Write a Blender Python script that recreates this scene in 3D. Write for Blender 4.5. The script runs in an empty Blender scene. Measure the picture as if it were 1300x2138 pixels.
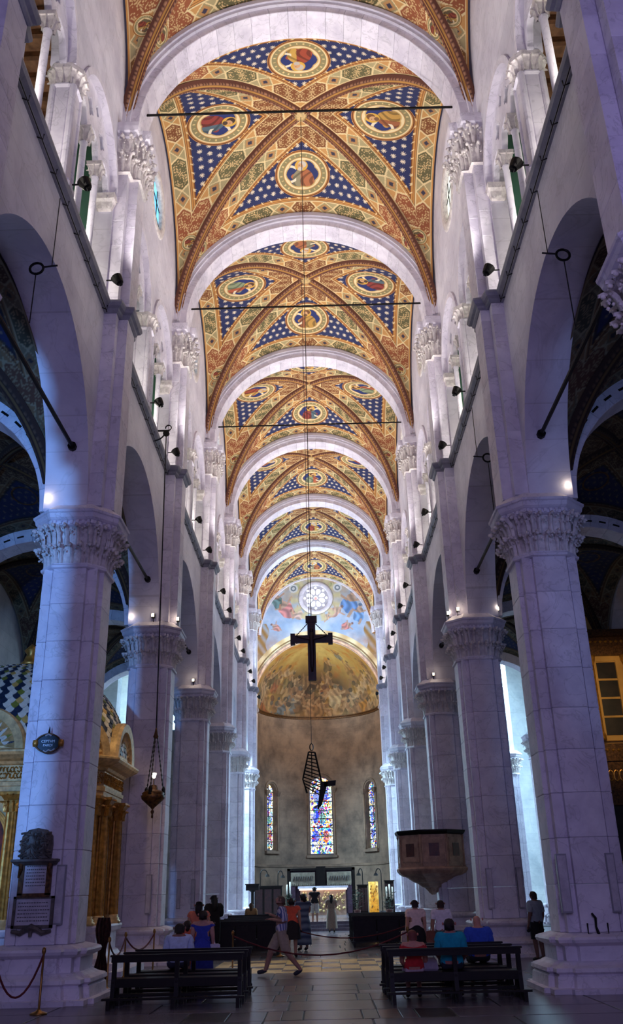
import bpy, bmesh, math, random
import numpy as np
from mathutils import Vector, Matrix

random.seed(7)
PI = math.pi
SC = bpy.context.scene
COL = SC.collection

# ------------------------------------------------------------------ camera
F_PX, PITCH, YAW, ROLL = 1820.0, 0.4115, -0.0047, 0.0238
CAM = Vector((0.155, 0.0, 1.7))


def cam_axes():
    f0 = Vector((math.sin(YAW), math.cos(YAW), 0))
    r = Vector((math.cos(YAW), -math.sin(YAW), 0))
    f = f0 * math.cos(PITCH) + Vector((0, 0, math.sin(PITCH)))
    u = -f0 * math.sin(PITCH) + Vector((0, 0, math.cos(PITCH)))
    c, s = math.cos(ROLL), math.sin(ROLL)
    return r * c - u * s, r * s + u * c, f


RIGHT, UP, FWD = cam_axes()
cam_data = bpy.data.cameras.new('camera')
cam_data.sensor_fit = 'HORIZONTAL'
cam_data.sensor_width = 36.0
cam_data.lens = F_PX / 1300.0 * 36.0
cam_data.clip_end = 300
cam_ob = bpy.data.objects.new('camera', cam_data)
m3 = Matrix((RIGHT, UP, -FWD)).transposed()
cam_ob.matrix_world = Matrix.Translation(CAM) @ m3.to_4x4()
COL.objects.link(cam_ob)
SC.camera = cam_ob


def ray(px, py):
    return FWD + RIGHT * ((px - 650) / F_PX) - UP * ((py - 1069) / F_PX)


def at(px, py, Y):
    """world point seen at a photo pixel, on the plane Y = const"""
    d = ray(px, py)
    return CAM + d * ((Y - CAM.y) / d.y)


def on_floor(px, py, z=0.0):
    d = ray(px, py)
    return CAM + d * ((z - CAM.z) / d.z)


# ------------------------------------------------------------------ colour management, world
SC.view_settings.view_transform = 'Standard'
SC.view_settings.look = 'None'
SC.view_settings.gamma = 1.0
SC.view_settings.use_curve_mapping = False
SC.view_settings.exposure = 0.0

world = bpy.data.worlds.new('daylight')
SC.world = world
world.use_nodes = True
bg = world.node_tree.nodes['Background']
bg.inputs[0].default_value = (0.42, 0.40, 0.66, 1)
bg.inputs[1].default_value = 0.14


def lamp(name, kind, loc, target, energy, color, size=1.0, size_y=None, spot=None, blend=0.6, parent=None):
    ld = bpy.data.lights.new(name, kind)
    ld.energy = energy
    ld.color = color
    if kind == 'AREA':
        ld.size = size
        if size_y:
            ld.shape = 'RECTANGLE'
            ld.size_y = size_y
    else:
        ld.shadow_soft_size = size
    if kind == 'SPOT':
        ld.spot_size = spot
        ld.spot_blend = blend
    o = bpy.data.objects.new(name, ld)
    COL.objects.link(o)
    o.location = loc
    if target is not None:
        d = Vector(target) - Vector(loc)
        o.rotation_euler = d.to_track_quat('-Z', 'Y').to_euler()
    return o


# daylight entering by the west doors and windows behind the viewer
lamp('left_door_daylight', 'SPOT', (-6.9, -4.0, 5.0), (-9.0, 17.4, 7.6), 12500, (0.16, 0.42, 1.0), .38, spot=.64, blend=.25)
lamp('right_door_daylight', 'SPOT', (7.4, -4.0, 5.0), (9.4, 17.4, 9.0), 1500, (0.25, 0.45, 1.0), .5, spot=.60, blend=.3)
lamp('nave_door_daylight', 'AREA', (1.0, -4.0, 7.0), (0.0, 30, 6.0), 560, (0.50, 0.44, 1.0), 5.0, 6.0)
# daylight in the two transept arms and in the crossing
lamp('transept_daylight', 'AREA', (-14.5, 57, 15.0), (-5, 60, 9), 11000, (0.50, 0.80, 1.0), 6.0, 6.0)
lamp('transept_daylight', 'AREA', (14.5, 57, 15.0), (5, 60, 9), 7500, (0.45, 0.75, 1.0), 6.0, 6.0)
lamp('crossing_daylight', 'AREA', (0, 58.5, 20.2), (0, 58.0, 0), 260, (0.42, 0.74, 1.0), 3.0, 5.0)

# ------------------------------------------------------------------ materials
def lin(c):
    r = []
    for v in c[:3]:
        v = v / 255.0
        r.append(v / 12.92 if v <= 0.04045 else ((v + 0.055) / 1.055) ** 2.4)
    return (r[0], r[1], r[2], 1.0)


def lin_np(c):
    c = np.asarray(c, dtype=np.float32) / 255.0
    return np.where(c <= 0.04045, c / 12.92, ((c + 0.055) / 1.055) ** 2.4)


MATS = {}


def new_mat(name):
    m = bpy.data.materials.new(name)
    m.use_nodes = True
    nt = m.node_tree
    return m, nt, nt.nodes['Principled BSDF']


def stone(name, c1, c2, scale=1.5, rough=0.55, vary=0.10, vein=0.25, bump=0.15, joints=None):
    """veined stone; every object gets its own tone; optional coursed joints"""
    m, nt, b = new_mat(name)
    N, K = nt.nodes, nt.links
    tc = N.new('ShaderNodeTexCoord')
    oi = N.new('ShaderNodeObjectInfo')
    off = N.new('ShaderNodeVectorMath'); off.operation = 'MULTIPLY_ADD'
    K.new(oi.outputs['Random'], off.inputs[0])
    off.inputs[1].default_value = (37.0, 61.0, 23.0)
    K.new(tc.outputs['Object'], off.inputs[2])
    n1 = N.new('ShaderNodeTexNoise'); n1.inputs['Scale'].default_value = scale
    n1.inputs['Detail'].default_value = 6; n1.inputs['Roughness'].default_value = 0.62
    K.new(off.outputs[0], n1.inputs['Vector'])
    r1 = N.new('ShaderNodeValToRGB')
    r1.color_ramp.elements[0].color = lin(c2); r1.color_ramp.elements[0].position = 0.30
    r1.color_ramp.elements[1].color = lin(c1); r1.color_ramp.elements[1].position = 0.62
    K.new(n1.outputs['Fac'], r1.inputs[0])
    n2 = N.new('ShaderNodeTexNoise'); n2.inputs['Scale'].default_value = scale * 0.9
    n2.inputs['Detail'].default_value = 5; n2.inputs['Distortion'].default_value = 1.6
    K.new(off.outputs[0], n2.inputs['Vector'])
    mt = N.new('ShaderNodeMath'); mt.operation = 'SUBTRACT'; mt.inputs[1].default_value = 0.5
    K.new(n2.outputs['Fac'], mt.inputs[0])
    ab = N.new('ShaderNodeMath'); ab.operation = 'ABSOLUTE'; K.new(mt.outputs[0], ab.inputs[0])
    vr = N.new('ShaderNodeMapRange'); vr.inputs[1].default_value = 0.0; vr.inputs[2].default_value = 0.02
    vr.inputs[3].default_value = 1.0 - vein; vr.inputs[4].default_value = 1.0
    K.new(ab.outputs[0], vr.inputs[0])
    mul = N.new('ShaderNodeMath'); mul.operation = 'MULTIPLY_ADD'
    K.new(oi.outputs['Random'], mul.inputs[0]); mul.inputs[1].default_value = vary; mul.inputs[2].default_value = 1.0 - vary
    mm = N.new('ShaderNodeMath'); mm.operation = 'MULTIPLY'
    K.new(mul.outputs[0], mm.inputs[0]); K.new(vr.outputs[0], mm.inputs[1])
    mx = N.new('ShaderNodeMix'); mx.data_type = 'RGBA'; mx.blend_type = 'MULTIPLY'
    mx.inputs[0].default_value = 1.0
    K.new(r1.outputs[0], mx.inputs[6]); K.new(mm.outputs[0], mx.inputs[7])
    out = mx.outputs[2]
    bmp = N.new('ShaderNodeBump'); bmp.inputs['Strength'].default_value = bump; bmp.inputs['Distance'].default_value = 0.02
    K.new(n1.outputs['Fac'], bmp.inputs['Height'])
    if joints:
        bw, bh, plane = joints
        br = N.new('ShaderNodeTexBrick')
        br.inputs['Scale'].default_value = 1.0
        br.inputs['Brick Width'].default_value = bw
        br.inputs['Row Height'].default_value = bh
        br.inputs['Mortar Size'].default_value = 0.008
        br.inputs['Color1'].default_value = (1, 1, 1, 1)
        br.inputs['Color2'].default_value = (0.90, 0.90, 0.91, 1)
        br.inputs['Mortar'].default_value = (0.78, 0.77, 0.77, 1)
        sx = N.new('ShaderNodeSeparateXYZ'); K.new(tc.outputs['Object'], sx.inputs[0])
        cx = N.new('ShaderNodeCombineXYZ')
        K.new(sx.outputs[plane[0]], cx.inputs[0]); K.new(sx.outputs[plane[1]], cx.inputs[1])
        K.new(cx.outputs[0], br.inputs['Vector'])
        m2 = N.new('ShaderNodeMix'); m2.data_type = 'RGBA'; m2.blend_type = 'MULTIPLY'; m2.inputs[0].default_value = 1.0
        K.new(out, m2.inputs[6]); K.new(br.outputs[0], m2.inputs[7])
        out = m2.outputs[2]
    K.new(out, b.inputs['Base Color'])
    K.new(bmp.outputs[0], b.inputs['Normal'])
    b.inputs['Roughness'].default_value = rough
    MATS[name] = m
    return m


def plain(name, c, rough=0.6, metal=0.0, noise=0.12, scale=6.0, emit=None, es=0.0):
    m, nt, b = new_mat(name)
    N, K = nt.nodes, nt.links
    n1 = N.new('ShaderNodeTexNoise'); n1.inputs['Scale'].default_value = scale; n1.inputs['Detail'].default_value = 4
    tc = N.new('ShaderNodeTexCoord'); K.new(tc.outputs['Object'], n1.inputs['Vector'])
    r = N.new('ShaderNodeValToRGB')
    a = lin(c)
    r.color_ramp.elements[0].color = tuple(v * (1 - 2 * noise) for v in a[:3]) + (1,)
    r.color_ramp.elements[1].color = tuple(min(1, v * (1 + noise)) for v in a[:3]) + (1,)
    r.color_ramp.elements[0].position = 0.3; r.color_ramp.elements[1].position = 0.7
    K.new(n1.outputs['Fac'], r.inputs[0]); K.new(r.outputs[0], b.inputs['Base Color'])
    b.inputs['Roughness'].default_value = rough
    b.inputs['Metallic'].default_value = metal
    if emit:
        b.inputs['Emission Color'].default_value = lin(emit)
        b.inputs['Emission Strength'].default_value = es
    MATS[name] = m
    return m


def painted(name, rough=0.85, emit=0.0, metal=0.0):
    """colour comes from the mesh's own paint layer"""
    m, nt, b = new_mat(name)
    N, K = nt.nodes, nt.links
    a = N.new('ShaderNodeAttribute'); a.attribute_name = 'paint'
    n1 = N.new('ShaderNodeTexNoise'); n1.inputs['Scale'].default_value = 2.0; n1.inputs['Detail'].default_value = 8
    tc = N.new('ShaderNodeTexCoord'); K.new(tc.outputs['Object'], n1.inputs['Vector'])
    mr = N.new('ShaderNodeMapRange'); mr.inputs[1].default_value = 0.3; mr.inputs[2].default_value = 0.7
    mr.inputs[3].default_value = 0.82; mr.inputs[4].default_value = 1.0
    K.new(n1.outputs['Fac'], mr.inputs[0])
    mx = N.new('ShaderNodeMix'); mx.data_type = 'RGBA'; mx.blend_type = 'MULTIPLY'; mx.inputs[0].default_value = 1.0
    K.new(a.outputs['Color'], mx.inputs[6]); K.new(mr.outputs[0], mx.inputs[7])
    K.new(mx.outputs[2], b.inputs['Base Color'])
    b.inputs['Roughness'].default_value = rough
    b.inputs['Metallic'].default_value = metal
    if emit:
        K.new(a.outputs['Color'], b.inputs['Emission Color'])
        b.inputs['Emission Strength'].default_value = emit
    MATS[name] = m
    return m


stone('marble', (238, 231, 242), (206, 198, 214), 1.6, 0.5, 0.14, 0.22)
stone('marble_wall', (234, 229, 240), (204, 198, 214), 0.7, 0.6, 0.05, 0.12, 0.1, joints=(2.1, 0.72, (1, 2)))
stone('marble_carved', (240, 232, 228), (196, 184, 186), 7.0, 0.6, 0.08, 0.1, 1.0)
stone('grey_cornice', (150, 148, 160), (118, 116, 130), 2.0, 0.5, 0.05, 0.1)
stone('apse_stone', (138, 112, 94), (82, 66, 56), 0.6, 0.75, 0.04, 0.15, 0.3, joints=(0.95, 0.42, (0, 2)))
stone('soft_wall', (214, 212, 210), (170, 172, 176), 0.5, 0.8, 0.05, 0.1, 0.1, joints=(1.6, 0.6, (1, 2)))
stone('floor_slab', (128, 120, 128), (78, 72, 82), 1.3, 0.26, 0.35, 0.3, 0.08)
stone('floor_dark', (58, 50, 54), (32, 28, 32), 2.0, 0.28, 0.25, 0.25, 0.06)
stone('floor_red', (120, 62, 48), (80, 42, 38), 3.0, 0.3, 0.2, 0.3, 0.06)
stone('floor_cream', (205, 182, 128), (150, 126, 78), 4.0, 0.35, 0.15, 0.3, 0.06)
stone('floor_bed', (30, 27, 30), (18, 16, 18), 3.0, 0.6, 0.0, 0.1)
stone('grey_tablet', (206, 200, 210), (168, 162, 176), 4.0, 0.5, 0.05, 0.1)
stone('dark_tablet', (104, 94, 88), (56, 50, 48), 7.0, 0.6, 0.05, 0.3, 0.5)
stone('pulpit_marble', (196, 158, 134), (142, 108, 94), 3.0, 0.5, 0.1, 0.2, 0.2)
stone('red_marble', (104, 48, 40), (64, 30, 28), 5.0, 0.35, 0.1, 0.4, 0.1)
plain('gilding', (190, 138, 62), 0.38, 0.55, 0.25, 9.0)
plain('gilding_pale', (208, 176, 120), 0.45, 0.25, 0.2, 9.0)
plain('gilding_dark', (96, 62, 30), 0.5, 0.4, 0.4, 14.0)
plain('iron', (26, 23, 24), 0.5, 0.6, 0.2, 12.0)
plain('rope_dark', (34, 28, 28), 0.8, 0.0, 0.2, 20.0)
plain('dark_wood', (20, 12, 10), 0.5, 0.0, 0.3, 5.0).node_tree.nodes['Principled BSDF'].inputs['Specular IOR Level'].default_value = 0.25
plain('cross_wood', (46, 14, 16), 0.45, 0.0, 0.35, 7.0)
plain('beam_wood', (122, 78, 50), 0.7, 0.0, 0.3, 5.0)
plain('brick_board', (158, 112, 82), 0.8, 0.0, 0.25, 4.0)
plain('gallery_wall', (74, 118, 98), 0.9, 0.0, 0.1, 1.0)  # green light of the gallery is put into this wall colour
plain('grey_metal', (150, 148, 158), 0.4, 0.2, 0.05, 5.0)
plain('brass', (160, 116, 62), 0.3, 0.8, 0.15, 8.0)
plain('red_rope', (96, 26, 30), 0.8, 0.0, 0.2, 20.0)
plain('dim_ivory', (150, 140, 122), 0.6, 0.0, 0.2, 5.0)
plain('wax', (230, 224, 208), 0.5, 0.0, 0.03, 8.0)
plain('leaf_green', (30, 44, 26), 0.6, 0.0, 0.4, 9.0)
plain('lamp_glow', (255, 240, 215), 0.4, 0.0, 0.0, 1.0, (255, 226, 180), 7.0)
plain('white_glow', (255, 250, 240), 0.4, 0.0, 0.0, 1.0, (255, 236, 214), 3.0)
plain('gold_glow', (230, 180, 80), 0.5, 0.2, 0.4, 6.0, (235, 165, 50), 0.5)
plain('sign_blue', (30, 44, 58), 0.3, 0.4, 0.2, 14.0)
plain('lettering', (206, 214, 226), 0.4, 0.3, 0.05, 8.0)
plain('letter_dark', (96, 92, 100), 0.6, 0.0, 0.05, 8.0)
plain('lead', (22, 22, 26), 0.6, 0.2, 0.1, 8.0)
plain('altar_paint', (30, 20, 17), 0.5, 0.0, 0.5, 3.0)
plain('altar_ochre', (196, 150, 78), 0.7, 0.0, 0.15, 1.2)
plain('red_interior', (120, 30, 22), 0.6, 0.0, 0.4, 6.0)
plain('curtain_brown', (70, 34, 26), 0.8, 0.0, 0.35, 14.0)
plain('purple_cloth', (70, 46, 66), 0.8, 0.0, 0.2, 6.0)
painted('vault_paint')
painted('fresco_paint')
painted('stained_glass', 0.3, 1.5)
painted('rose_glass', 0.3, 2.2)
painted('tile_glaze', 0.35)
painted('cloth_paint', 0.9)


def glow_glass(name, c, es):
    m, nt, b = new_mat(name)
    N, K = nt.nodes, nt.links
    n1 = N.new('ShaderNodeTexNoise'); n1.inputs['Scale'].default_value = 3.0
    tc = N.new('ShaderNodeTexCoord'); K.new(tc.outputs['Object'], n1.inputs['Vector'])
    r = N.new('ShaderNodeValToRGB')
    a = lin(c)
    r.color_ramp.elements[0].color = tuple(v * 0.7 for v in a[:3]) + (1,)
    r.color_ramp.elements[1].color = a
    K.new(n1.outputs['Fac'], r.inputs[0])
    K.new(r.outputs[0], b.inputs['Base Color']); K.new(r.outputs[0], b.inputs['Emission Color'])
    b.inputs['Emission Strength'].default_value = es
    b.inputs['Roughness'].default_value = 0.2
    MATS[name] = m


glow_glass('glass_cyan', (110, 205, 250), 1.3)
glow_glass('glass_white', (240, 250, 235), 1.6)
glow_glass('glass_day', (214, 244, 246), 1.6)

# ------------------------------------------------------------------ mesh helpers
class MB:
    """collects vertices and faces for one mesh"""
    def __init__(s):
        s.v, s.f = [], []

    def add(s, vs, fs):
        o = len(s.v)
        s.v += [tuple(p) for p in vs]
        s.f += [tuple(i + o for i in f) for f in fs]
        return s

    def box(s, x0, x1, y0, y1, z0, z1, rot=None, at_=None):
        vs = [(x, y, z) for z in (z0, z1) for y in (y0, y1) for x in (x0, x1)]
        if rot is not None:
            vs = [rot @ Vector(p) for p in vs]
        if at_ is not None:
            vs = [Vector(p) + Vector(at_) for p in vs]
        return s.add(vs, [(0, 2, 3, 1), (4, 5, 7, 6), (0, 1, 5, 4), (2, 6, 7, 3), (0, 4, 6, 2), (1, 3, 7, 5)])

    def rings(s, rings, closed=True, cap=True):
        """skin a list of equal-length rings"""
        n = len(rings[0])
        vs = [p for r in rings for p in r]
        fs = []
        for i in range(len(rings) - 1):
            for j in range(n if closed else n - 1):
                k = (j + 1) % n
                fs.append((i * n + j, i * n + k, (i + 1) * n + k, (i + 1) * n + j))
        if cap and closed:
            fs.append(tuple(range(n))[::-1])
            fs.append(tuple((len(rings) - 1) * n + j for j in range(n)))
        return s.add(vs, fs)

    def lathe(s, prof, n=16, c=(0, 0, 0), axis='z'):
        rs = []
        for r, z in prof:
            ring = []
            for j in range(n):
                t = 2 * PI * j / n
                a, b = r * math.cos(t), r * math.sin(t)
                p = (a, b, z) if axis == 'z' else ((z, a, b) if axis == 'x' else (b, z, a))
                ring.append((p[0] + c[0], p[1] + c[1], p[2] + c[2]))
            rs.append(ring)
        return s.rings(rs)

    def tube(s, pts, r, n=6):
        pts = [Vector(p) for p in pts]
        rs = []
        ref = Vector((0, 0, 1))
        for i, p in enumerate(pts):
            d = (pts[min(i + 1, len(pts) - 1)] - pts[max(i - 1, 0)]).normalized()
            if abs(d.dot(ref)) > 0.95:
                ref = Vector((1, 0, 0)) if abs(d.x) < 0.9 else Vector((0, 1, 0))
            a = d.cross(ref).normalized(); b = d.cross(a).normalized()
            rr = r[i] if isinstance(r, (list, tuple)) else r
            rs.append([p + a * (rr * math.cos(2 * PI * j / n)) + b * (rr * math.sin(2 * PI * j / n)) for j in range(n)])
        return s.rings(rs)

    def stack(s, poly, prof, c=(0, 0)):
        """prism of a CCW plan polygon whose outline is offset by d at height z: prof = [(z, d), ...]"""
        return s.rings([[(p[0] + c[0], p[1] + c[1], z) for p in offset(poly, d)] for z, d in prof])

    def mesh(s, name, smooth=False):
        me = bpy.data.meshes.new(name)
        me.from_pydata(s.v, [], s.f)
        if smooth:
            me.polygons.foreach_set('use_smooth', [True] * len(me.polygons))
        me.update()
        return me


def offset(poly, d):
    n = len(poly)
    if abs(d) < 1e-9:
        return list(poly)
    r = []
    for i in range(n):
        p0, p1, p2 = poly[i - 1], poly[i], poly[(i + 1) % n]
        e1 = Vector((p1[0] - p0[0], p1[1] - p0[1])).normalized()
        e2 = Vector((p2[0] - p1[0], p2[1] - p1[1])).normalized()
        n1 = Vector((e1.y, -e1.x)); n2 = Vector((e2.y, -e2.x))
        k = 1 + n1.dot(n2)
        v = (n1 + n2) / max(k, 0.3)
        r.append((p1[0] + v.x * d, p1[1] + v.y * d))
    return r


def obj(name, me, mat=None, parent=None, loc=(0, 0, 0), rotz=0.0, smooth=False, scale=None):
    if isinstance(me, MB):
        me = me.mesh(name, smooth)
    if mat and not me.materials:
        me.materials.append(MATS[mat])
    o = bpy.data.objects.new(name, me)
    COL.objects.link(o)
    o.location = loc
    o.rotation_euler = (0, 0, rotz)
    if scale:
        o.scale = scale
    if parent:
        o.parent = parent
    return o


def tag(o, label, cat=None, group=None, kind=None):
    o['label'] = label
    if cat:
        o['category'] = cat
    if group:
        o['group'] = group
    if kind:
        o['kind'] = kind
    return o


def thing(name, label, cat=None, loc=(0, 0, 0), rotz=0.0, group=None, kind=None):
    o = bpy.data.objects.new(name, None)
    COL.objects.link(o)
    o.empty_display_size = 0.2
    o.location = loc
    o.rotation_euler = (0, 0, rotz)
    return tag(o, label, cat, group, kind)


def copy_tree(o, parent=None):
    c = o.copy()
    COL.objects.link(c)
    c.parent = parent
    for ch in list(o.children):
        copy_tree(ch, c)
    return c


def paint(me, rgb):
    """store sRGB 0-255 colours per vertex as the mesh's paint layer"""
    at_ = me.color_attributes.new('paint', 'FLOAT_COLOR', 'POINT')
    a = np.ones((len(me.vertices), 4), dtype=np.float32)
    a[:, :3] = lin_np(rgb)
    at_.data.foreach_set('color', a.ravel())


def grid_mesh(name, P, mask=None, smooth=True, rgb=None):
    """P: (n, m, 3) array; cells where mask is False are dropped"""
    n, m = P.shape[:2]
    idx = np.arange(n * m).reshape(n, m)
    q = np.stack([idx[:-1, :-1], idx[:-1, 1:], idx[1:, 1:], idx[1:, :-1]], -1)
    if mask is not None:
        q = q[mask[:-1, :-1] & mask[:-1, 1:] & mask[1:, 1:] & mask[1:, :-1]]
    q = q.reshape(-1, 4)
    used, inv = np.unique(q, return_inverse=True)
    V = P.reshape(-1, 3)[used].astype(np.float32)
    q = inv.reshape(-1, 4).astype(np.int32)
    me = bpy.data.meshes.new(name)
    me.vertices.add(len(V)); me.vertices.foreach_set('co', V.ravel())
    me.loops.add(len(q) * 4); me.loops.foreach_set('vertex_index', q.ravel())
    me.polygons.add(len(q))
    me.polygons.foreach_set('loop_start', np.arange(0, len(q) * 4, 4, dtype=np.int32))
    me.polygons.foreach_set('loop_total', np.full(len(q), 4, dtype=np.int32))
    me.polygons.foreach_set('use_smooth', np.full(len(q), smooth, dtype=bool))
    me.update(calc_edges=True)
    if rgb is not None:
        paint(me, rgb.reshape(-1, 3)[used])
    return me


def plate(name, outer, holes, depth, bevel=0.0):
    """flat plate with holes in local (x, y), extruded by +-depth/2 in local z; returned as a mesh"""
    cu = bpy.data.curves.new(name, 'CURVE')
    cu.dimensions = '2D'
    cu.fill_mode = 'BOTH'
    cu.extrude = depth / 2
    cu.bevel_depth = bevel
    for loop in [outer] + list(holes):
        sp = cu.splines.new('POLY')
        sp.points.add(len(loop) - 1)
        for p, q in zip(sp.points, loop):
            p.co = (q[0], q[1], 0, 1)
        sp.use_cyclic_u = True
    o = bpy.data.objects.new('tmp', cu)
    COL.objects.link(o)
    dg = bpy.context.evaluated_depsgraph_get()
    me = bpy.data.meshes.new_from_object(o.evaluated_get(dg))
    me.name = name
    bpy.data.objects.remove(o)
    bpy.data.curves.remove(cu)
    return me


def arc(cx, cy, r, a0, a1, n):
    return [(cx + r * math.cos(a0 + (a1 - a0) * i / n), cy + r * math.sin(a0 + (a1 - a0) * i / n)) for i in range(n + 1)]


def to_plane(me, side, X):
    """turn a plate drawn in (y, z) into the wall plane x = X"""
    me.transform(Matrix(((0, 0, 1, X), (1, 0, 0, 0), (0, 1, 0, 0), (0, 0, 0, 1))))
    return me


def to_front(me, Y):
    """turn a plate drawn in (x, z) to stand in the plane y = Y"""
    me.transform(Matrix(((1, 0, 0, 0), (0, 0, -1, Y), (0, 1, 0, 0), (0, 0, 0, 1))))
    return me


ORD = ['first', 'second', 'third', 'fourth', 'fifth', 'sixth', 'seventh', 'eighth', 'ninth', 'tenth', 'eleventh', 'twelfth']

# smooth random fields for painted surfaces
def fbm(x, y, seed, octaves=4):
    rs = np.random.RandomState(seed)
    out = np.zeros_like(x); amp = 1.0; tot = 0
    for o in range(octaves):
        T = rs.rand(64, 64)
        xf, yf = np.floor(x).astype(int), np.floor(y).astype(int)
        fx, fy = x - xf, y - yf
        fx = fx * fx * (3 - 2 * fx); fy = fy * fy * (3 - 2 * fy)
        a = T[xf % 64, yf % 64]; b = T[(xf + 1) % 64, yf % 64]; c = T[xf % 64, (yf + 1) % 64]; d = T[(xf + 1) % 64, (yf + 1) % 64]
        out += amp * ((a * (1 - fx) + b * fx) * (1 - fy) + (c * (1 - fx) + d * fx) * fy)
        tot += amp; amp *= 0.55; x = x * 2.03; y = y * 2.03
    return out / tot


def lerp(a, b, t):
    t = np.clip(t, 0, 1)[..., None]
    return a * (1 - t) + np.asarray(b, dtype=np.float32) * t

# ------------------------------------------------------------------ building dimensions
PY = {-1: 0.1, 0: 9.4, 1: 18.1, 2: 27.07, 3: 36.17, 4: 44.9, 5: 53.3, 6: 61.6, 7: 69.9}   # pier centres along the nave
WX = 4.85            # nave wall face
PX = 5.10            # pier centre
ZC = 15.0            # string course under the gallery
ZCAP = 20.7          # top of the capitals that carry the vault
ZS, VA, VH, VD = 21.1, 4.78, 4.95, 0.85     # vault springing, half width, rise, doming
SIDE = {-1: 'left', 1: 'right'}

# ------------------------------------------------------------------ floor
floor = thing('floor', 'polished stone church floor with inlaid panels', kind='structure')
obj('bedding', MB().box(-18, 18, -3, 80, -0.30, -0.012), 'floor_bed', floor)
rs = random.Random(3)
slabs = {}


def slab(w, d, mat):
    k = (round(w, 2), round(d, 2), mat)
    if k not in slabs:
        m = MB()
        a, b = w / 2 - (.016 if w > .5 else .006), d / 2 - (.016 if d > .5 else .006)
        m.rings([[(-a, -b, -0.05), (a, -b, -0.05), (a, b, -0.05), (-a, b, -0.05)],
                 [(-a, -b, -0.005), (a, -b, -0.005), (a, b, -0.005), (-a, b, -0.005)],
                 [(-a + .006, -b + .006, 0), (a - .006, -b + .006, 0), (a - .006, b - .006, 0), (-a + .006, b - .006, 0)]])
        me = m.mesh('slab')
        me.materials.append(MATS[mat])
        slabs[k] = me
    return slabs[k]


def lay(x0, x1, y0, y1, mat='floor_slab', name='slab', z=0.0):
    obj(name, slab(x1 - x0, y1 - y0, mat), None, floor, ((x0 + x1) / 2, (y0 + y1) / 2, z + rs.uniform(-.001, .001)))


# inlaid panels down the middle of the nave; the rest is laid in slabs
PANELS = [(-2.0, 2.05, 17.0, 18.05), (-1.9, 2.1, 18.7, 19.8), (-1.75, 2.15, 27.9, 29.0), (-2.7, 2.75, 22.9, 27.0), (-2.0, 2.05, 14.6, 15.7)]
YR = [13.0, 14.6, 15.7, 17.0, 18.05, 18.7, 19.8, 21.2, 22.9, 24.3, 25.7, 27.0, 27.9, 29.0] + [29.0 + 1.55 * i for i in range(1, 12)]
for y0, y1 in zip(YR[:-1], YR[1:]):
    xs = [-4.4, -2.7, 2.75, 4.5]
    hit = [p for p in PANELS if p[2] <= y0 + .01 and p[3] >= y1 - .01]
    if hit:
        p = hit[0]
        for a, b in ((-4.4, p[0]), (p[1], 4.5)):
            lay(a, b, y0, y1)
    else:
        cuts = [-4.4] + sorted(-4.4 + 8.9 * (i + rs.uniform(-.3, .3)) / 5 for i in range(1, 5)) + [4.5]
        for a, b in zip(cuts[:-1], cuts[1:]):
            lay(a, b, y0, y1)
for x0, x1 in ((-7.4, -4.4), (4.5, 7.4)):
    for j in range(11):
        lay(x0, x1, 13.0 + 3 * j, 16.0 + 3 * j)
for x0, x1 in ((-12.2, -7.4), (7.4, 12.2)):
    for j in range(4):
        lay(x0, x1, 13.0 + 8 * j, 21.0 + 8 * j)
lay(-12.2, 12.2, -2.0, 9.0); lay(-12.2, 12.2, 9.0, 13.0)
lay(-18, 18, 46.05, 70)
for p in (PANELS[0], PANELS[1], PANELS[2], PANELS[4]):
    x0, x1, y0, y1 = p
    w = x1 - x0
    for a, b, mt in ((0, .16, 'floor_dark'), (.16, .30, 'floor_slab'), (.30, .36, 'floor_red'), (.36, .44, 'floor_dark'),
                     (.44, .66, 'floor_slab'), (.66, .72, 'floor_dark'), (.72, .80, 'floor_red'), (.80, .86, 'floor_slab'), (.86, 1.0, 'floor_dark')):
        lay(x0 + a * w, x0 + b * w, y0, y1, mt, 'inlay')
# the pale mosaic carpet, with its star pattern
x0, x1, y0, y1 = PANELS[3]
lay(x0, x1, y0, y0 + .35, 'floor_cream', 'mosaic_border'); lay(x0, x1, y1 - .35, y1, 'floor_cream', 'mosaic_border')
lay(x0, x0 + .35, y0 + .35, y1 - .35, 'floor_cream', 'mosaic_border'); lay(x1 - .35, x1, y0 + .35, y1 - .35, 'floor_cream', 'mosaic_border')
nx, ny = 10, 6
for i in range(nx):
    for j in range(ny):
        a0 = x0 + .35 + (x1 - x0 - .7) * i / nx; a1 = x0 + .35 + (x1 - x0 - .7) * (i + 1) / nx
        b0 = y0 + .35 + (y1 - y0 - .7) * j / ny; b1 = y0 + .35 + (y1 - y0 - .7) * (j + 1) / ny
        corner = i in (0, nx - 1) and j in (0, 1, ny - 1)
        lay(a0, a1, b0, b1, 'floor_dark' if corner else ('floor_cream' if (i + j) % 3 else 'floor_slab'), 'mosaic_tile')

# ------------------------------------------------------------------ painted vault
U, V = 4.6, 4.3
tt = np.linspace(0, 1, 400)
DU, DV = U * np.arcsin(tt), V * tt
DL = np.concatenate([[0], np.cumsum(np.hypot(np.diff(DU), np.diff(DV)))])
C = lambda *a: np.array(a, dtype=np.float32)


def diag_dist(u, v):
    u = np.abs(u).ravel(); v = v.ravel()
    d = np.full(u.shape, 1e9); w = np.zeros(u.shape)
    for i in range(0, 400, 2):
        q = np.hypot(u - DU[i], v - DV[i])
        k = q < d
        d[k] = q[k]; w[k] = DL[i]
    return d, w


def arabesque(x, y, k=26.0):
    return np.sin(k * x + 2.2 * np.sin(k * 0.8 * y)) * np.sin(k * y + 2.2 * np.sin(k * 0.7 * x))


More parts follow.
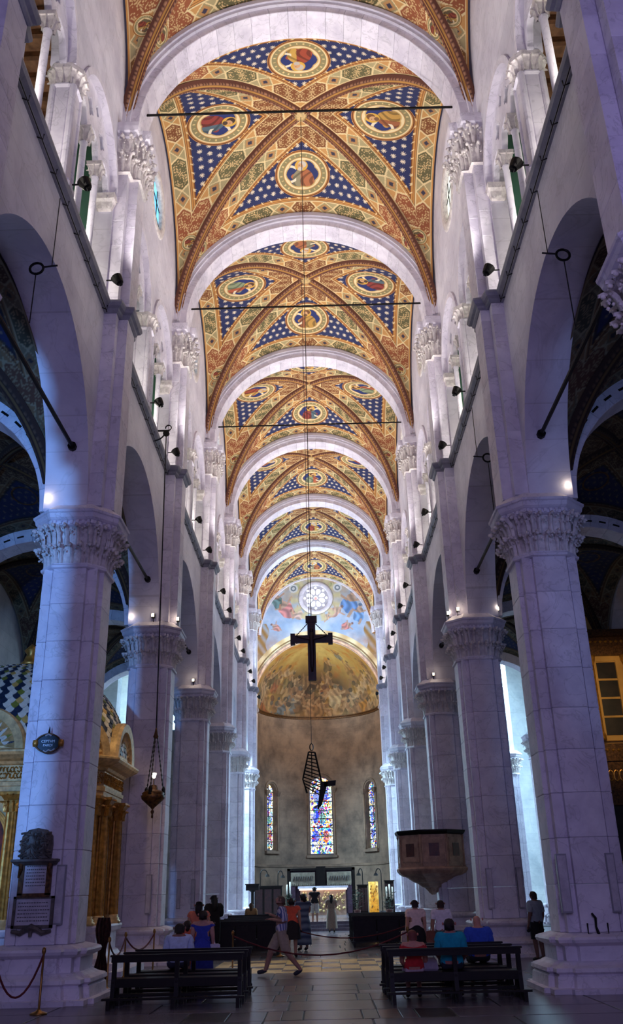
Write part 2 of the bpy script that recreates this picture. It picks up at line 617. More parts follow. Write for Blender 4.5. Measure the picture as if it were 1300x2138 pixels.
def band(w, q, ph=0.0):
    """ornamental border: lozenge panels with scrollwork between crossed squares"""
    P = 1.95
    w = w + ph
    k = np.floor(w / P).astype(int)
    x = (w / P - k) * P - P / 2
    col = np.broadcast_to(C(178, 162, 118), w.shape + (3,)).copy()
    alt = (np.abs(x) > .5) & (k % 2 == 0)
    col[alt] = C(206, 152, 90)
    x = x * 1.18
    s = np.abs(x) + .28 * np.abs(q)
    pal = np.array([(132, 78, 42), (104, 98, 64), (156, 88, 54), (142, 98, 50)], dtype=np.float32)
    inh = (s < .74) & (np.abs(q) < .84)
    col[inh] = pal[k[inh] % 4]
    ar = arabesque(x * .85, q * .31, 32.0) > .28
    sc = (s < .64) & (np.abs(q) < .74) & ar
    col[sc] = C(222, 188, 132)
    xe = np.minimum(np.abs(x - 1.15), np.abs(x + 1.15))
    dm = xe / .36 + np.abs(q) / .82
    ind = dm < 1
    col[ind] = C(166, 150, 108)
    col[(dm < .72)] = C(190, 140, 86)
    col[(dm < .36)] = C(60, 56, 74)
    line = (np.abs(s - .78) < .045) | (np.abs(dm - 1.05) < .09) | (np.abs(np.abs(q) - .90) < .05)
    col[line] = C(238, 214, 160)
    col[np.abs(q) > .965] = C(110, 66, 36)
    return col


def stars(u, v, sp=.315, R=.095):
    r = np.floor(v / sp)
    uu = u + (r % 2) * sp / 2
    a = uu - (np.floor(uu / sp) + .5) * sp
    b = v - (r + .5) * sp
    rr = np.hypot(a, b); th = np.arctan2(b, a)
    return rr < R * (.42 + .58 * np.abs(np.cos(4 * th)) ** 2)


def web_paint(u, v, dim=False):
    d, w = diag_dist(u, v)
    u = u.ravel(); v = v.ravel()
    db = V - v
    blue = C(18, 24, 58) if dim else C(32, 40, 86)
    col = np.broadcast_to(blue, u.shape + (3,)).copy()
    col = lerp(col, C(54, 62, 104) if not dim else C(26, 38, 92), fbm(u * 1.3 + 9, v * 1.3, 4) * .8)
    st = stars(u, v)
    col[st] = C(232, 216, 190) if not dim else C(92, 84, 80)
    orange, dk, cream = C(208, 148, 80), C(92, 48, 26), C(238, 212, 158)
    # borders of the blue field
    for dist, w0 in ((d, .74), (db, .56)):
        k = dist < w0 + .17
        col[k] = orange
        col[(dist < w0 + .17) & (dist > w0 + .135)] = C(120, 70, 34)
        col[np.abs(dist - w0 - .07) < .018] = C(120, 66, 32)
        notch = (dist > w0 + .10) & (dist < w0 + .17) & (np.sin(w * 26) > .75)
        col[notch] = cream
    usebase = (db < .58) & (db / .58 < d / .76)
    usediag = (d < .76) & ~usebase
    qd = (d - .48) / .28
    cd = band(w, qd)
    kk = usediag & (d > .20)
    col[kk] = cd[kk]
    qb = (db - .30) / .27
    cb = band(np.abs(u), qb, 1.15)
    kk = usebase & (db > .04)
    col[kk] = cb[kk]
    kk = (d < .21)
    col[kk] = C(96, 54, 40)
    col[kk & (d > .17)] = orange
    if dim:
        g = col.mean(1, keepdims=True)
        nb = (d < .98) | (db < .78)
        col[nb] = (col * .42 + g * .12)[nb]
    return col


def build_web(name, step, H, D, dim=False):
    nu, nv = int(2 * U * PI / 2 / step), int(V / step)
    u = np.linspace(-U * PI / 2, U * PI / 2, nu); v = np.linspace(0, V, nv)
    uu, vv = np.meshgrid(u, v)
    phi, t = uu / U, vv / V
    P = np.stack([np.sin(phi), t, H * np.cos(phi) + D * (1 - t ** 2)], -1)
    mask = np.abs(np.sin(phi)) <= t + 0.02
    used = mask.copy()
    rgb = np.zeros(uu.shape + (3,), dtype=np.float32)
    rgb[used] = web_paint(uu[used], vv[used], dim)
    return grid_mesh(name, P, mask, True, rgb)


web_me = build_web('web', 0.019, VH, VD)
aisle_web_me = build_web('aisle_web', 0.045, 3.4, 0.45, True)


def figure_paint(x, y, robe, robe2, hair, hue, side):
    """half-length figure inside a lobed medallion; x, y in [-1, 1]"""
    r = np.hypot(x, y); th = np.arctan2(y, x)
    col = np.broadcast_to(C(208, 148, 80), x.shape + (3,)).copy()
    col[np.abs(r - .96) < .02] = C(120, 66, 32)
    col[r < .90] = C(242, 218, 166)
    col[r < .86] = C(150, 138, 96)
    col[(r < .86) & (r > .70) & (np.sin(th * 24) > .8) & (np.abs(r - .78) < .04)] = C(232, 204, 140)
    col[r < .69] = C(196, 132, 64)
    col[r < .67] = C(240, 218, 168)
    lob = .565 + .06 * np.abs(np.cos(3 * th)) - .05
    col[r < lob + .04] = C(206, 168, 104)
    inn = r < lob
    col[inn] = hue
    X = x * side * .86; y = y * .86 - .02
    body = ((X + .02) / .34) ** 2 + ((y + .26) / .42) ** 2 < 1
    arm = ((X - .16) / .20) ** 2 + ((y + .12) / .12) ** 2 < 1
    col[(body | arm) & inn] = robe
    folds = np.sin(22 * X + 9 * y + 3 * np.sin(7 * y))
    col[body & inn & (folds > .35)] = robe * .72
    col[body & inn & (X > .06)] = robe2
    col[body & inn & (X > .06) & (folds > .3)] = robe2 * .75
    sc = (np.abs(np.hypot(X - .40, y + .02) - .28) < .04) & (X > .2)
    col[sc & inn] = C(240, 226, 196)
    halo = np.hypot(X - .03, y - .27) < .20
    col[halo & inn] = C(222, 172, 70)
    face = ((X - .05) / .105) ** 2 + ((y - .25) / .135) ** 2 < 1
    col[face] = C(214, 164, 118)
    hr = (((X + .0) / .125) ** 2 + ((y - .31) / .12) ** 2 < 1) & ~(((X - .07) / .10) ** 2 + ((y - .24) / .11) ** 2 < 1)
    col[hr] = hair
    beard = ((X - .06) / .08) ** 2 + ((y - .15) / .07) ** 2 < 1
    col[beard] = hair * .9 + 20
    col[(((X - .09) / .02) ** 2 + ((y - .28) / .012) ** 2 < 1)] = C(50, 30, 24)
    return col


def medallion_mesh(name, cu, cv, R, H, D, args, n=90, m=180, lift=.012):
    rr, th = np.meshgrid(np.linspace(0, 1, n), np.linspace(0, 2 * PI, m))
    x, y = rr * np.cos(th), rr * np.sin(th)
    u, v = cu + x * R, cv - y * R          # heads point to the boss
    phi, t = u / U, v / V
    P = np.stack([np.sin(phi), t, H * np.cos(phi) + D * (1 - t ** 2) - lift], -1)
    return grid_mesh(name, P, None, True, figure_paint(x, y, *args))


FIG = [(C(164, 72, 48), C(206, 160, 76), C(196, 184, 170), C(40, 52, 110), 1),
       (C(196, 150, 74), C(160, 96, 60), C(120, 78, 46), C(40, 52, 110), -1),
       (C(146, 156, 120), C(186, 96, 62), C(92, 60, 40), C(40, 52, 110), 1),
       (C(180, 108, 70), C(150, 140, 110), C(210, 200, 186), C(44, 54, 104), -1),
       (C(150, 62, 54), C(90, 110, 120), C(70, 48, 36), C(40, 52, 110), 1)]
med_me = [medallion_mesh('medallion', 0, 2.60, 1.0, VH, VD, f) for f in FIG]
# little quatrefoil heads low on the webs
head_me = [medallion_mesh('roundel', s * 4.35, 3.86, .30, VH, VD, (C(150, 70, 50), C(190, 150, 80), C(110, 70, 46), C(110, 96, 70), s), 24, 48)
           for s in (-1, 1)]


def rib_mesh(a, b, H, D, width, drop, dim=False):
    n, m = 150, 22
    t = np.sin(np.linspace(0.0, PI / 2, n)) ; t[-1] = 1.0
    path = np.stack([a * t, b * t, H * np.sqrt(np.clip(1 - t ** 2, 0, 1)) + D * (1 - t ** 2)], -1)
    tan = np.gradient(path, axis=0); tan /= np.linalg.norm(tan, axis=1, keepdims=True)
    lat = np.array([-b, a, 0.0]) / math.hypot(a, b)
    nor = np.cross(tan, lat); nor /= np.linalg.norm(nor, axis=1, keepdims=True)
    nor *= np.sign(-nor[:1, 2:3] if abs(nor[0, 2]) > 1e-6 else 1)
    q = np.linspace(-1, 1, m)
    dz = drop * np.clip(1.15 - np.abs(q) ** 3 * 1.15, 0, 1) * (1 + .18 * np.cos(q * 9)) - .03
    P = path[:, None, :] + lat[None, None, :] * (q[None, :, None] * width) + nor[:, None, :] * dz[None, :, None]
    L = np.concatenate([[0], np.cumsum(np.linalg.norm(np.diff(path, axis=0), axis=1))])
    w = np.broadcast_to(L[:, None], (n, m)); qq = np.broadcast_to(q[None, :], (n, m))
    col = np.broadcast_to(C(110, 66, 52), (n, m, 3)).copy()
    col[(np.abs(qq) < .72)] = C(176, 128, 96)
    col[(np.abs(qq) < .50)] = C(112, 62, 50)
    col[(np.abs(qq) < .26)] = C(198, 146, 74)
    col[(np.abs(qq) < .10)] = C(94, 50, 40)
    col[(np.abs(np.abs(qq) - .62) < .1) & (np.sin(w * 40) > .2)] = C(78, 44, 40)
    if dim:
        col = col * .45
    return grid_mesh('rib', P, None, True, col)


rib_me = rib_mesh(VA, 4.05, VH, VD, .20, .15)
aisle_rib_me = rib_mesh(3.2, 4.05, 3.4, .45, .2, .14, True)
PLACE = ['over the entrance', 'right above the viewer', 'behind the nearest white arch', 'second behind the nearest white arch',
         'third behind the nearest white arch', 'fourth behind the nearest white arch', 'fifth behind the nearest white arch', 'next to the rose window']
for k in range(-1, 7):
    ya, yb = PY[k], PY[k + 1]
    yc, b = (ya + yb) / 2, (yb - ya) / 2 - .42
    if k == 6:
        b = (yb - ya) / 2 - .1
    c = thing('ceiling', 'painted cross vault with starry blue fields, ' + PLACE[k + 1], None, (0, yc, ZS), 0, 'painted nave vaults', 'structure')
    for j in range(4):
        sc = (VA, b, 1) if j % 2 == 0 else (b, VA, 1)
        w = obj('web', web_me, 'vault_paint', c, (0, 0, 0), j * PI / 2, scale=sc)
        obj('medallion', med_me[(k * 3 + j) % 5], 'vault_paint', c, (0, 0, 0), j * PI / 2, scale=sc)
        for h in head_me:
            obj('roundel', h, 'vault_paint', c, (0, 0, 0), j * PI / 2, scale=sc)
        obj('rib', rib_me, 'vault_paint', c, (0, 0, 0), 0, scale=((1, -1)[j & 1], (1, -1)[j >> 1] * b / 4.05, 1))
    bm = MB().lathe([(.02, -.17), (.16, -.16), (.24, -.1), (.26, .05)], 20, (0, 0, VH + VD))
    obj('boss', bm, 'gilding_pale', c, smooth=True)

# ------------------------------------------------------------------ piers
def cross_plan(a, h, s, g=.03):
    """quarter: arm end half width h at distance a, corner square at s, thin grooves between"""
    q = [(a, h), (s, h), (s - g, h), (s - g, h + g), (s, h + g), (s, s), (h + g, s), (h + g, s - g), (h, s - g), (h, s), (h, a)]
    P = []
    for k in range(4):
        for x, y in q:
            for _ in range(k):
                x, y = -y, x
            P.append((x, y))
    return P


PLAN = cross_plan(.66, .35, .57, .04)
OCT = [(.66, -.36), (.66, .36), (.36, .66), (-.36, .66), (-.66, .36), (-.66, -.36), (-.36, -.66), (.36, -.66)]
BASEP = [(.66, -.36), (.66, .36), (.56, .39), (.56, .56), (.39, .56), (.36, .66), (-.36, .66), (-.39, .56), (-.56, .56), (-.56, .39), (-.66, .36), (-.66, -.36),
         (-.56, -.39), (-.56, -.56), (-.39, -.56), (-.36, -.66), (.36, -.66), (.39, -.56), (.56, -.56), (.56, -.39)]
PIL = [(0, -.66), (.30, -.66), (.30, -.42), (.27, -.42), (.27, -.38), (.30, -.38), (.52, -.38), (.52, .38), (.30, .38), (.27, .38), (.27, .42), (.30, .42), (.30, .66), (0, .66)]
PILS = [(0, -.66), (.30, -.66), (.34, -.38), (.52, -.36), (.52, .36), (.34, .38), (.30, .66), (0, .66)]


def perimeter(poly, sp, skip=None):
    """points with outward normals along a CCW polygon"""
    r = []
    n = len(poly)
    for i in range(n):
        a, b = Vector(poly[i]), Vector(poly[(i + 1) % n])
        L = (b - a).length
        if L < .12 or (skip and skip(a, b)):
            continue
        d = (b - a) / L
        k = max(1, round(L / sp))
        for j in range(k):
            p = a + d * (L * (j + .5) / k)
            r.append((p, Vector((d.y, -d.x)), L / k))
        if L > .12:
            c = b; d2 = (Vector(poly[(i + 2) % n]) - b).normalized()
            nn = (Vector((d.y, -d.x)) + Vector((d2.y, -d2.x)))
            if nn.length > .3 and (d.x * d2.y - d.y * d2.x) > .2 and not (skip and skip(a, b)):
                r.append((c, nn.normalized(), sp))
    return r


def leaf(m, p, nrm, w, z, h, out, rng):
    """carved acanthus leaf: lobed blade bending outwards with a curled tip"""
    t = Vector((-nrm.y, nrm.x, 0)); nv = Vector((nrm.x, nrm.y, 0)); P = Vector((p.x, p.y, z))
    prof = [(0, .02, .42), (.28, .05, .50), (.50, .10, .38), (.66, .20, .52), (.84, .42, .34), (.98, .78, .46), (.96, 1.0, .26), (.84, 1.02, .12)]
    rows = []
    for hz, o, ww in prof:
        ww *= w * rng.uniform(.88, 1.08); oo = o * out
        c = P + nv * oo + Vector((0, 0, hz * h))
        rows.append([c - t * ww - nv * (.02 + oo * .30), c - t * ww * .55 + nv * .012, c + nv * .045, c + t * ww * .55 + nv * .012, c + t * ww - nv * (.02 + oo * .30)])
    m.rings(rows, closed=False)


def carve(poly, z0, z1, tiers, sp, out, rng, skip=None, d0=0.0):
    m = MB()
    h = (z1 - z0) / tiers
    for k in range(tiers):
        pts = perimeter(offset(poly, d0 + .015 + k * out * .32), sp, skip)
        for i, (p, nrm, w) in enumerate(pts):
            if k % 2 and i % 1 == 0:
                p = p + Vector((-nrm.y, nrm.x)) * w * .5
            leaf(m, p, nrm, w * .44, z0 + k * h - .02, h * 1.12 * rng.uniform(.92, 1.06), out, rng)
            # curled volute bead on the tip
            c = (p.x + nrm.x * out * .9, p.y + nrm.y * out * .9, z0 + (k + 1) * h - .05)
            rr = .05 * (sp / .25)
            tv = Vector((-nrm.y, nrm.x))
            for q in range(4):
                e_ = p + tv * rng.uniform(-.5, .5) * w; zo = rng.uniform(.45, .95) * h; oo = out * rng.uniform(.3, .8)
                r2 = rr * rng.uniform(.5, .8)
                m.lathe([(.004, -r2), (r2, 0), (.004, r2)], 5, (e_.x + nrm.x * oo, e_.y + nrm.y * oo, z0 + k * h + zo))
            m.lathe([(.004, -rr), (rr * .8, -rr * .6), (rr, 0), (rr * .8, rr * .6), (.004, rr)], 6, c)
    return m


rng = random.Random(11)
base_me = MB().stack(BASEP, [(0, .50), (.08, .50), (.09, .40), (.26, .38), (.29, .34), (.33, .40), (.39, .39), (.43, .26), (.47, .20), (.49, .14), (.72, .14), (.74, .18), (.78, .26), (.83, .28), (.87, .26), (.90, .16), (.93, .05)]).mesh('base')
ZT = 8.17            # top of the pier shafts
NC, SH = 9, (ZT - .93) / 9
blk = [MB().stack(PLAN, [(0.004, -.010), (.016, 0), (SH - .010, 0), (SH, -.010)]).mesh('shaft_block')]
astragal_me = MB().stack(OCT, [(ZT - .03, .0), (ZT - .01, .05), (ZT + .04, .06), (ZT + .07, .02), (ZT + .09, .02)]).mesh('astragal')
bell_me = MB().stack(OCT, [(ZT + .07, -.05), (ZT + .5, -.05), (ZT + .78, .0), (ZT + .92, .08)]).mesh('bell')
leaves_me = carve(OCT, ZT + .08, ZT + .92, 2, .22, .25, rng, None, -.05).mesh('carved_leaves', True)
dent = MB().stack(OCT, [(ZT + .90, .10), (ZT + .92, .17), (ZT + .98, .18), (ZT + 1.0, .15), (ZT + 1.03, .21), (ZT + 1.07, .25), (ZT + 1.16, .27), (ZT + 1.18, .30), (ZT + 1.23, .31), (ZT + 1.25, .28), (ZT + 1.46, .02)])
for p, nrm, w in perimeter(offset(OCT, .17), .12):
    t = Vector((-nrm.y, nrm.x))
    R_ = Matrix(((nrm.x, t.x, 0), (nrm.y, t.y, 0), (0, 0, 1)))
    dent.box(-.02, .04, -.03, .03, ZT + .93, ZT + 1.01, R_, (p.x, p.y, 0))
abacus_me = dent.mesh('abacus')
NP, PH = 12, (19.2 - 9.60) / 12
pil_me = MB().stack(PIL, [(0.003, -.006), (.010, 0), (PH - .006, 0), (PH, -.006)]).mesh('pilaster_block')
PILW = [(-.03, -.70), (.34, -.70), (.34, -.44), (.56, -.42), (.56, .42), (.34, .44), (.34, .70), (-.03, .70)]
wrap_me = MB().stack(PILS, [(14.72, .02), (14.76, .06), (14.82, .07), (14.86, .13), (14.94, .17), (15.0, .17), (15.04, .12), (15.08, .02)]).mesh('string_band')
nw = lambda a, b: a.x < .05 and b.x < .05
vcap_bell = MB().stack(PILS, [(19.15, .0), (19.2, .06), (19.26, .02), (19.9, .05), (20.25, .16)]).mesh('capital_bell')
vcap_leaves = carve(PILS, 19.26, 20.3, 2, .27, .22, rng, nw).mesh('carved_leaves', True)
vcap_top = MB().stack(PILS, [(20.24, .14), (20.3, .20), (20.42, .22), (20.45, .27), (20.58, .30), (20.7, .31)]).mesh('capital_abacus')
PIERLAB = {(-1, 0): None,
           (-1, 1): 'nearest left marble pier, carrying memorial tablets and an oval sign',
           (-1, 2): 'left marble pier just behind the hanging sanctuary lamp',
           (-1, 3): 'third left marble pier, behind the one by the hanging lamp',
           (-1, 4): 'fourth marble pier in the left row',
           (-1, 5): 'fifth marble pier in the left row, bathed in pale blue light',
           (-1, 6): 'last marble pier of the left row, before the apse',
           (1, 0): 'right edge marble pier of which only the leafy capital shows',
           (1, 1): 'nearest full right marble pier with two slim loudspeakers',
           (1, 2): 'right marble pier between the pulpit and the nearest big pier',
           (1, 3): 'right marble pier that carries the pulpit',
           (1, 4): 'fourth marble pier in the right row, just behind the pulpit',
           (1, 5): 'fifth marble pier in the right row, in pale blue light',
           (1, 6): 'last marble pier of the right row, before the apse'}
for s in (-1, 1):
    for i in range(0, 7):
        lab = PIERLAB[(s, i)] or 'left marble pier beside the viewer, cut by the picture edge'
        t = thing('marble_pier', lab, 'pier', (s * PX, PY[i], 0), 0, 'marble nave piers')
        obj('base', base_me, 'marble', t)
        for c in range(NC):
            obj('shaft_block', blk[0], 'marble', t, (0, 0, 0.93 + c * SH))
        obj('astragal', astragal_me, 'marble', t)
        cb = obj('capital', bell_me, 'marble_carved', t)
        obj('carved_leaves', leaves_me, 'marble_carved', cb)
        obj('abacus', abacus_me, 'marble', t)
        rz = 0 if s < 0 else PI
        off = (-s * (PX - WX) , 0)
        for c in range(NP):
            obj('pilaster_block', pil_me, 'marble', t, (off[0], 0, 9.60 + c * PH), rz)
        obj('string_band', wrap_me, 'grey_cornice', t, (off[0], 0, 0), rz)
        vb = obj('vault_capital', vcap_bell, 'marble_carved', t, (off[0], 0, 0), rz)
        obj('carved_leaves', vcap_leaves, 'marble_carved', vb)
        obj('capital_abacus', vcap_top, 'marble', t, (off[0], 0, 0), rz)

# ------------------------------------------------------------------ transverse arches of the nave
def voussoir(r0, r1, hw, span, n=3):
    m = MB()
    e = .004
    rings = []
    for i in range(n + 1):
        a = -span / 2 + span * i / n
        g = e if i in (0, n) else 0
        ca, sa = math.cos(a), math.sin(a)
        pr = [(r0 + g, -hw + .015), (r0 + .015, -hw), (r1, -hw), (r1, hw), (r0 + .015, hw), (r0 + g, hw - .015)]
        aa = a + (1 if i == 0 else -1 if i == n else 0) * e / r0
        rings.append([(r * math.cos(aa), y, r * math.sin(aa)) for r, y in pr])
    return m.rings(rings)


NV = 25
AR0, AR1 = 4.42, 4.86
vou_me = voussoir(AR0, AR1, .45, PI / NV).mesh('voussoir')
stilt_me = MB().box(AR0, AR1, -.45, .45, ZCAP - ZS + .003, -.003).mesh('springer_block')


def ring_band(r0, r1, y0, y1, n=48):
    rs_ = []
    for i in range(n + 1):
        a = PI * i / n
        rs_.append([(r * math.cos(a), y, r * math.sin(a)) for r, y in ((r0, y0), (r0, y1), (r1, y1), (r1, y0))])
    return MB().rings(rs_)


hood_me = ring_band(4.66, 4.98, -.54, .54).mesh('archivolt')
hood2_me = ring_band(4.76, 4.90, -.60, .60).mesh('archivolt_roll')
for i in range(0, 7):
    a = thing('transverse_arch', ['white marble arch over the viewer, out at the top', 'nearest and largest white marble arch across the nave'][i] if i < 2 else
              ORD[i - 1] + ' white marble arch across the nave, counted from the nearest', 'arch', (0, PY[i], ZS), 0, 'white arches across the nave')
    for j in range(NV):
        v = obj('voussoir', vou_me, 'marble', a)
        v.rotation_euler = (0, -(PI * (j + .5) / NV), 0)
    for s in (0, 1):
        obj('springer_block', stilt_me, 'marble', a, (0, 0, 0), s * PI)
    obj('archivolt', hood_me, 'marble_wall', a)
    obj('archivolt', hood2_me, 'marble_wall', a)
    # iron tie bar
for i in range(1, 4):
    tb = MB().box(-4.46, 4.46, -.022, .022, -.026, .026)
    o = obj('tie_bar', tb, 'iron', None, (0, PY[i], 22.0))
    tag(o, 'thin dark iron tie bar across the ' + ['nearest', 'second', 'third'][i - 1] + ' white arch', 'tie bar', 'iron tie bars')

# ------------------------------------------------------------------ nave walls, arcade below and gallery above
walls = {}
for s in (-1, 1):
    walls[s] = thing('wall_' + SIDE[s], SIDE[s] + ' nave wall of pale marble above the arcade', None, kind='structure')
SPR = 18.3
oc_n = 0
for s in (-1, 1):
    for k in range(-1, 7):
        y0, y1 = PY[k], PY[k + 1]
        yc, L = (y0 + y1) / 2, y1 - y0
        R = L / 2 - .72
        n = 40
        out = [(y0, 9.5), (y0 + .72, 9.5)] + [(yc - R * math.cos(PI * i / n), 9.55 + R * math.sin(PI * i / n)) for i in range(n + 1)] + [(y1 - .72, 9.5), (y1, 9.5), (y1, ZC), (y0, ZC)]
        me = to_plane(plate('arcade_wall', out, [], .95), s, s * (WX + .475))
        obj('arcade_wall', me, 'marble_wall', walls[s])
        # gallery wall with its wide opening and round window
        hw = L / 2 - .72
        r = (hw - .36) / 2
        cyy = .36 + r
        hole = [(yc - hw, ZC + .05), (yc - hw, SPR)] + [(yc - cyy - r * math.cos(PI * i / 20), SPR + r * math.sin(PI * i / 20)) for i in range(21)] + \
               [(yc + cyy - r * math.cos(PI * i / 20), SPR + r * math.sin(PI * i / 20)) for i in range(21)] + [(yc + hw, SPR), (yc + hw, ZC + .05)]
        ocu = arc(yc, 23.0, .98, 0, 2 * PI * 39 / 40, 39)
        outer = [(y0, ZC), (y1, ZC), (y1, 26.7), (y0, 26.7)]
        holes = [hole, ocu]
        # keep a rail under the opening so that the opening is a true hole
        me = to_plane(plate('gallery_wall', outer, holes, .5), s, s * (WX + .25))
        obj('gallery_wall', me, 'marble_wall', walls[s])
        # string course
        sc = MB()
        X0 = s * WX
        prof = [(0, 14.72), (.05, 14.74), (.06, 14.82), (.14, 14.88), (.17, 14.95), (.16, 15.02), (.10, 15.06), (0, 15.08)]
        sc.rings([[(X0 - s * o, y, z) for o, z in prof] for y in (y0 + .6, y1 - .6)])
        st = obj('string_course', sc, 'grey_cornice', walls[s])
        if 0 <= k <= 3:
            hk = MB()
            hk.tube([(X0 - s * .10, y0 + .8, 14.66), (X0 - s * .10, y1 - .8, 14.66)], .012, 5)
            for j in range(9):
                yy = y0 + .9 + (L - 1.8) * j / 8
                hk.tube([(X0, yy, 14.72), (X0 - s * .12, yy, 14.66), (X0 - s * .13, yy, 14.78)], .014, 5)
            obj('cable_hooks', hk, 'iron', walls[s])
        # round window
        oc_n += 1
        if k >= 0:
            w = thing('window_%d' % oc_n, 'round clerestory window, ' + (ORD[k] + ' from the viewer on the ' + SIDE[s] + ' wall'), None, (s * WX, yc, 23.0), 0, 'round clerestory windows', 'structure')
            fr = MB()
            pr = [(.84, .22), (.84, .02), (.90, -.03), (1.0, -.05), (1.12, -.05), (1.18, -.02), (1.20, .03), (1.20, .22)]
            rr_ = [[(s * d, q * math.cos(2 * PI * j / 40), q * math.sin(2 * PI * j / 40)) for j in range(40)] for q, d in pr]
            fr.rings(rr_ + [rr_[0]], cap=False)
            obj('frame', fr, 'marble_carved', w, smooth=True)
            gl = MB().lathe([(.001, s * .13), (.86, s * .13), (.86, s * .16), (.001, s * .16)], 32, axis='x')
            obj('pane', gl, 'glass_cyan' if s < 0 else 'glass_white', w)
            bars = MB()
            for j in (-1, 1):
                q = math.sqrt(.86 ** 2 - (j * .3) ** 2)
                bars.box(s * .11 - .012, s * .11 + .012, j * .3 - .012, j * .3 + .012, -q, q)
                bars.box(s * .11 - .012, s * .11 + .012, -q, q, j * .3 - .012, j * .3 + .012)
            obj('leading', bars, 'lead', w)

# ------------------------------------------------------------------ gallery screens: pillar, colonnettes and tracery
def hood_ring(r0, r1, x0, x1, n=24):
    rs_ = []
    for i in range(n + 1):
        a = PI * i / n
        rs_.append([(x, r * math.cos(a), r * math.sin(a)) for r, x in ((r0, x0), (r0, x1), (r1, x1), (r1, x0))])
    return MB().rings(rs_)


colon = MB().lathe([(.13, 0), (.13, .08), (.10, .12), (.12, .16), (.085, .2)], 14)
colon_base = colon.mesh('base', True)
colon_shaft = MB().lathe([(.085, .19), (.08, 2.82), (.10, 2.84), (.10, 2.88)], 14).mesh('shaft', True)
sq = [(-.09, -.09), (.09, -.09), (.09, .09), (-.09, .09)]
cc = MB().stack(sq, [(2.86, -.01), (3.0, .02), (3.14, .06), (3.15, .09), (3.25, .10)])
for p, nrm, w in perimeter(offset(sq, .0), .18):
    leaf(cc, p, nrm, .07, 2.88, .27, .10, rng)
colon_cap = cc.mesh('capital')
OCTP = [(.26, -.13), (.26, .13), (.13, .26), (-.13, .26), (-.26, .13), (-.26, -.13), (-.13, -.26), (.13, -.26)]
PILLAR = MB().stack(OCTP, [(0, .10), (.12, .10), (.15, .05), (.2, .07), (.26, 0), (2.68, 0), (2.72, .05), (2.76, .05), (2.78, 0)])
for sx, sy in ((.22, .22), (.22, -.22), (-.22, .22), (-.22, -.22)):
    PILLAR.lathe([(.08, 0), (.08, 2.75)], 10, (sx, sy, 0))
pillar_me = PILLAR.mesh('pillar')
pc = MB().stack(OCTP, [(2.76, .0), (2.95, .03), (3.1, .10), (3.13, .14), (3.25, .15)])
for p, nrm, w in perimeter(offset(OCTP, .02), .2):
    leaf(pc, p, nrm, .11, 2.78, .36, .13, rng)
pillar_cap = pc.mesh('pillar_capital')
for s in (-1, 1):
    for k in range(-1, 6):
        y0, y1 = PY[k], PY[k + 1]
        yc, L = (y0 + y1) / 2, y1 - y0
        if k == -1:
            continue
        hw = L / 2 - .72; r = (hw - .36) / 2; cyy = .36 + r
        g = thing('gallery_screen', 'white marble gallery screen with slender colonnettes, ' + ORD[k] + ' from the viewer on the ' + SIDE[s], 'gallery screen',
                  (s * (WX + .20), yc, ZC + .05), 0, 'gallery screens above the arcade')
        pl = obj('pillar', pillar_me, 'marble', g)
        obj('pillar_capital', pillar_cap, 'marble_carved', pl)
        for c in (-1, 1):
            for d in (-1, 1):
                yy = c * cyy + d * r / 3
                co = obj('colonnette', colon_shaft, 'marble', g, (0, yy, 0))
                obj('base', colon_base, 'marble', co)
                obj('capital', colon_cap, 'marble_carved', co)
            # traceried head
            lw = r / 3 - .085
            pts = []
            for d in (-2, 0, 2):
                q = d * r / 3
                pts += [(q - lw, 3.24), (q - lw, 3.3)] + [(q - lw * math.cos(PI * i / 14) * (1 - .18 * math.sin(3 * PI * i / 14) ** 2), 3.3 + 1.05 * lw * math.sin(PI * i / 14) * (1 - .1 * math.sin(3 * PI * i / 14) ** 2)) for i in range(15)] + [(q + lw, 3.3), (q + lw, 3.24)]
            outl = [(-r, 3.24)] + pts + [(r, 3.24)] + arc(0, 3.25, r + .02, 0, PI, 24)
            q3 = lambda cx, cz, R_: [(cx + R_ * (1 + .22 * math.cos(4 * t)) * math.cos(t), cz + R_ * (1 + .22 * math.cos(4 * t)) * math.sin(t)) for t in [2 * PI * i / 28 for i in range(28)]]
            hol = [q3(-r / 3, 4.05, .23), q3(r / 3, 4.05, .23), q3(0, 4.48, .15)]
            me = plate('tracery', outl, hol, .12, .02)
            to_plane(me, s, 0)
            obj('tracery', me, 'marble', g, (0, c * cyy, 0))
            hd = hood_ring(r - .02, r + .14, -s * .27, 0.05 * s).mesh('arch_moulding')
            obj('arch_moulding', hd, 'marble', g, (0, c * cyy, 3.25))
            im = MB().stack([(-.16, -.08), (.16, -.08), (.16, .08), (-.16, .08)], [(2.8, 0), (2.86, .03), (3.0, .05), (3.08, .10), (3.25, .11)], (0, c * (hw - .02)))
            for p, nrm, w in perimeter([(-.16, -.08), (.16, -.08), (.16, .08), (-.16, .08)], .2):
                leaf(im, p + Vector((0, c * (hw - .02))), nrm, .1, 2.82, .3, .1, rng)
            obj('impost', im, 'marble_carved', g)

